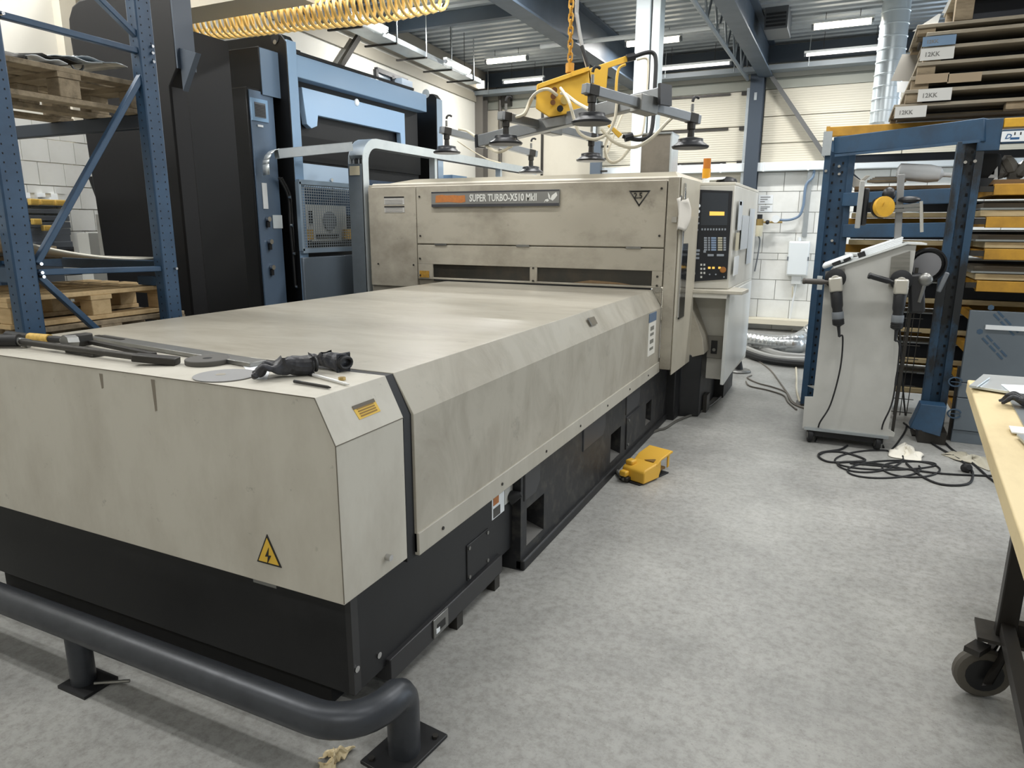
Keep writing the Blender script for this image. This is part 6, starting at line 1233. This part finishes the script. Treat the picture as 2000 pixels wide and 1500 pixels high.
# hammer
t = thing('claw_hammer', bd(100, 668), 'hammer with yellow banded handle lying on the front left of the bed', 'hammer')
a_, c_ = bd(15, 655, 0.02), bd(122, 664, 0.024); dd = (c_-a_).normalized(); sdv = dd.cross(Z).normalized()
B().tube([a_, a_+(c_-a_)*0.4, c_], [0.02, 0.016, 0.014], 10).build('handle', rubber, t)
B().cyl(a_+(c_-a_)*0.42, a_+(c_-a_)*0.78, 0.019, n=12).build('yellow_band', mat('worn_yellow_band', '#d9b45a', 0.5, var=0.5, scale=50, dark='#8d6a2a'), t)
h0_, h1_ = bd(126, 668, 0.03), bd(177, 661, 0.03)
B().beam(h0_-sdv*0.0, h1_, 0.045, 0.05).build('head', dark_steel, t, bevel=0.006); hn = (Vector((0, -1, 0.1))).normalized(); B().cyl(bd(150, 667, 0.03)+hn*0.005, bd(150, 667, 0.03)+hn*0.05, 0.026, n=8).build('striking_face', steel, t)
B().cyl(c_, h0_.lerp(h1_, 0.2), 0.013, n=10).build('neck', steel, t)
# flat irons
t = thing('dark_bracket_bar', bd(290, 685), 'dark angular steel bar beneath the pry bar on the bed', 'steel bar')
a_, c_ = bd(140, 683, 0.008), bd(195, 692, 0.008); B().beam(a_, c_, 0.05, 0.014).build('bar', dark_steel, t); B().beam(bd(178, 668, 0.02), bd(300, 693, 0.02), 0.025, 0.014).build('strip', dark_steel, t)
# discs
p = bd(406, 709); t = thing('grinding_disc', p, 'thick grey grinding disc beside the paper on the bed', 'disc')
dm = mat('dark_grey_disc', '#55534f', 0.7)
b = B(); b.lathe([(0.018, 0), (0.075, 0), (0.076, 0.002), (0.076, 0.016), (0.074, 0.018), (0.018, 0.018)], p, n=40); b.build('disc', dm, t); B().lathe([(0.0, 0.0187), (0.016, 0.0185), (0.016, 0.0)], p, n=16).build('bore', dark_void, t)
p = bd(440, 734); t = thing('cutting_disc', p, 'thin grey cutting disc nearest the front edge of the bed', 'disc')
B().lathe([(0.015, 0), (0.098, 0), (0.099, 0.003), (0.015, 0.003)], p, n=44).build('disc', mat('thin_grey_disc', '#8b8b8b', 0.6), t); B().lathe([(0.0, 0.002), (0.016, 0.0035)], p-X*0.02, n=14).build('bore', beige, t)
q = [bd(472, 711), bd(530, 713), bd(522, 741), bd(494, 741)]; t = thing('white_note', q[0], 'white paper note under the thin disc on the bed', 'paper'); B().poly(q, (0, 0, 0.0012)).build('sheet', paper, t)
# gloves
def glove(cx, cy, ang, label, sc_=1.0, seed=1, at=None):
    c_ = at if at else bd(cx, cy, 0.007); t = thing('work_glove', c_, label, 'glove'); rnd = random.Random(seed); R_ = Matrix.Rotation(ang, 3, 'Z')
    me = bpy.data.meshes.new('skeleton'); vs, es, rs = [], [], []
    def chain(pts, radii, root=None):
        st_ = len(vs)
        for i, (p_, r_) in enumerate(zip(pts, radii)):
            vs.append(tuple(R_ @ (Vector(p_)*sc_))); rs.append(r_*sc_)
            if i: es.append((st_+i-1, st_+i))
        if root is not None: es.append((root, st_))
        return st_
    chain([(-0.07, 0, 0.03), (-0.02, 0.005, 0.034), (0.02, 0, 0.032)], [(0.036), 0.034, 0.032])
    o = None
    for i, yy in enumerate((-0.03, -0.01, 0.012, 0.033)):
        k = rnd.uniform(0.8, 1.15); chain([(0.04, yy, 0.028), (0.075*k, yy*1.3+rnd.uniform(-0.01, 0.01), 0.034+rnd.uniform(0, 0.02)), (0.1*k, yy*1.5+rnd.uniform(-0.015, 0.015), 0.014), (0.115*k, yy*1.6, 0.012)], [0.0125, 0.012, 0.011, 0.009], 2)
    chain([(0.0, -0.04, 0.024), (0.03, -0.066, 0.016), (0.055, -0.07, 0.013)], [0.014, 0.0125, 0.01], 1)
    chain([(-0.1, 0.0, 0.028)], [0.04], 0)
    me.from_pydata(vs, es, []); o = bpy.data.objects.new('glove_body', me); COL.objects.link(o); o.parent = t
    md = o.modifiers.new('skin', 'SKIN'); me.skin_vertices[0].data[0].use_root = True
    for i, r_ in enumerate(rs): me.skin_vertices[0].data[i].radius = (r_, r_*1.15)
    s_ = o.modifiers.new('sub', 'SUBSURF'); s_.levels = 2; s_.render_levels = 2
    tx = bpy.data.textures.new('folds', 'CLOUDS'); tx.noise_scale = 0.055; dp = o.modifiers.new('folds', 'DISPLACE'); dp.texture = tx; dp.strength = 0.02; dp.mid_level = 0.5
    me.materials.append(gl_black)
    for (dx, k) in ((-0.105, 0), (-0.118, 1)): B().tube([c_+R_ @ (Vector((dx, 0.036*math.cos(a_), 0.03+0.024*math.sin(a_)))*sc_) for a_ in [2*math.pi*j/16 for j in range(16)]], 0.006, 6, closed=True).build('cuff_hem', rubber, t)
    return t
glove(556, 731, math.radians(-128), 'left black work glove lying on the bed next to the paper', 0.84, 3)
glove(640, 716, math.radians(172), 'right black work glove bunched up near the bed gap', 0.76, 8)
glove(0, 0, math.radians(160), 'black work glove lying on the workbench at the right edge', 0.95, 5, at=P(2016, 796, 2, ZBn+0.006))
for (x0, y0, x1, y1, lab) in ((588, 747, 646, 757, 'black scriber rod in front of the left glove'), (612, 732, 681, 751, 'thin bright scriber rod sticking out between the gloves')):
    a_, c_ = bd(x0, y0, 0.006), bd(x1, y1, 0.005); t = thing('scriber', a_, lab, 'scriber'); m_ = dark_steel if y0 > 740 else mat('bright_rod', '#dcdcda', 0.3, 0.3)
    B().tube([a_, a_.lerp(c_, 0.9), c_], [0.0055, 0.005, 0.002], 8).build('rod', m_, t); B().cyl(a_-(c_-a_).normalized()*0.03, a_, 0.0055, n=8).build('grip', rubber, t)
p = bd(668, 742); t = thing('steel_nut', p, 'small steel nut on the bed beside the right glove', 'nut'); B().lathe([(0.006, 0), (0.012, 0), (0.012, 0.009), (0.006, 0.009)], p, n=6).build('nut', brass, t)
# ================================================================ crash rail, pedal and rags
YR = 1.355; ZR = 0.235; rr_ = 0.052
rl = thing('crash_rail', (-2, YR, 0), 'dark steel tube crash rail bolted to the floor before the press', 'rail')
rail_m = mat('dark_blue_grey_tube', '#3d4045', 0.36, 0.35, var=0.45, scale=9, dark='#24262a')
xb = -1.12
path = [(-4.2, YR, ZR), (-3, YR, ZR), (-2, YR, ZR), (xb-0.2, YR, ZR)]+[tuple(p_) for p_ in arc((xb-0.16, YR+0.16, ZR), 0.16, -math.pi/2, -0.12, 8, X, Y)]
path += [(xb, YR+0.17+0.05*math.sin(a_), ZR-0.05+0.05*math.cos(a_)) for a_ in (0.3, 0.8, 1.2, 1.57)]+[(xb, YR+0.22, 0.0)]
B().tube(path, rr_, 20).build('tube', rail_m, rl)
B().poly([(xb-0.10, YR+0.12, 0), (xb+0.06, YR+0.10, 0), (xb+0.09, YR+0.34, 0), (xb-0.07, YR+0.36, 0)], (0, 0, 0.012)).build('foot_plate', black_paint, rl, bevel=0.003)
for dx, dy in ((-0.07, 0.14), (0.05, 0.13), (0.06, 0.31), (-0.05, 0.33)): B().cyl((xb+dx, YR+dy, 0.012), (xb+dx, YR+dy, 0.02), 0.011, n=6).build('bolt', dark_steel, rl)
q = P(165, 1335, 2, 0); B().cyl((q.x, YR, 0), (q.x, YR, ZR), 0.042, n=16).build('post', rail_m, rl); B().box(q.x-0.06, q.x+0.09, YR-0.06, YR+0.07, 0, 0.012).build('foot_plate', black_paint, rl)
B().cyl((q.x+0.06, YR, 0.02), (q.x+0.17, YR+0.06, 0.025), 0.006, n=6).build('bolt', steel, rl)
# foot pedal
c_ = Vector((-1.085, 4.37, 0)); fd = thing('foot_pedal', c_, 'yellow foot pedal switch with open hood on the floor beside the press', 'pedal')
yw = Vector((0.34, 0.94, 0)).normalized(); xw = Vector((yw.y, -yw.x, 0))
def fp(u, v, z): return c_+xw*u*0.86+yw*v*0.9+Z*z*0.87
def fbox(u0, u1, v0, v1, z0, z1, name, m, par=None, bev=0.01):
    b = B(); vs = [fp(u, v, z) for z in (z0, z1) for u, v in ((u0, v0), (u1, v0), (u1, v1), (u0, v1))]
    b._add(vs, [(0,3,2,1),(4,5,6,7),(0,1,5,4),(1,2,6,5),(2,3,7,6),(3,0,4,7)]); return b.build(name, m, par or fd, bevel=bev)
py = mat('pedal_yellow', '#dcab3a', 0.42)
fbox(-0.095, 0.095, -0.17, 0.21, 0.0, 0.012, 'base', rubber, bev=0.002)
b = B(); b.poly([fp(-0.088, v, z) for v, z in [(-0.15, 0.012), (-0.15, 0.10), (-0.13, 0.118), (0.02, 0.135), (0.05, 0.15), (0.05, 0.012)]], xw*0.176); b.build('switch_housing', py, fd, bevel=0.008)
b = B(); b.poly([fp(-0.092, v, z) for v, z in [(0.0, 0.125), (0.06, 0.165), (0.2, 0.195), (0.215, 0.188), (0.215, 0.176), (0.06, 0.148), (0.01, 0.115)]], xw*0.184)
b.poly([fp(-0.092, v, z) for v, z in [(0.03, 0.012), (0.03, 0.13), (0.06, 0.16), (0.2, 0.19), (0.215, 0.18), (0.215, 0.012)]], xw*0.01)
b.poly([fp(0.082, v, z) for v, z in [(0.03, 0.012), (0.03, 0.13), (0.06, 0.158), (0.10, 0.166), (0.10, 0.05), (0.08, 0.012)]], xw*0.01); b.poly([fp(0.082, v, z) for v, z in [(0.19, 0.05), (0.19, 0.18), (0.215, 0.18), (0.215, 0.06)]], xw*0.01); b.build('hood', py, fd, bevel=0.004)
fbox(-0.08, -0.015, -0.2, -0.15, 0.045, 0.09, 'cable_box', py); fbox(-0.085, -0.02, -0.12, -0.05, 0.118, 0.155, 'cable_box', py)
fbox(-0.07, 0.07, 0.05, 0.2, 0.035, 0.055, 'treadle', mat('treadle_dark', '#7a5c2a', 0.5), bev=0.004); fbox(-0.06, 0.0, -0.2, -0.15, 0.012, 0.045, 'cable_gland', dark_steel, bev=0.006)
b = B(); b.poly([fp(0.0, 0.012, 0.137), fp(0.084, 0.012, 0.137), fp(0.084, 0.05, 0.152)], Vector((0, 0, 0.004))); b.build('hood_recess', mat('treadle_dark', '#7a5c2a', 0.5), fd)
floorcable(((1205, 917), (1230, 885), (1250, 862), (1268, 848), (1285, 840), (1300, 836), (1322, 822), (1352, 810), (1375, 800), (1402, 780), (1425, 755)), 0.011, 'grey-black cable running along the press base to the foot pedal', mat('pedal_cable', '#55544f', 0.45), first=[fp(-0.03, -0.2, 0.03)])
# rags
def rag(pts, h, lab, m, seed, z0=0.003, n_=14):
    q = [P(x, y, 2, z0) for x, y in pts]; cen = sum(q, Vector())/len(q); rnd = random.Random(seed); b = B(); K = len(q)
    def f(u, v):
        a_ = u*K; i = int(a_) % K; p_ = q[i].lerp(q[(i+1) % K], a_-int(a_)); w = p_.lerp(cen, v)
        z = h*(0.15+0.85*v**0.7)*(0.55+0.45*math.sin(u*17+seed)+0.35*math.sin(v*9+u*31+seed*2)); return Vector((w.x+0.008*math.sin(u*40), w.y+0.008*math.cos(u*33), z0+max(0.0, z)))
    b.grid(f, 40, n_); t = thing('rag', (cen.x, cen.y, 0), lab, 'rag'); b.build('cloth', m, t, solid=0.003); return t
rag(((618, 1490), (640, 1470), (668, 1462), (690, 1460), (684, 1476), (660, 1484), (655, 1510), (648, 1530), (622, 1520)), 0.04, 'crumpled cream paper rag on the floor by the rail foot', mat('cream_rag', '#d9c8a2', 0.9), 1)
rag(((1733, 882), (1748, 876), (1766, 866), (1780, 872), (1792, 886), (1806, 892), (1796, 902), (1765, 898), (1738, 892)), 0.05, 'crumpled white rag on the floor at the foot of the grey stand', mat('white_rag', '#e2ded2', 0.9), 4)
rag(((1838, 888), (1860, 882), (1885, 884), (1900, 896), (1930, 896), (1942, 910), (1930, 920), (1905, 908), (1870, 900)), 0.035, 'grey translucent plastic wrapping on the floor near the bench', mat('dirty_plastic', '#aaa594', 0.45), 6)
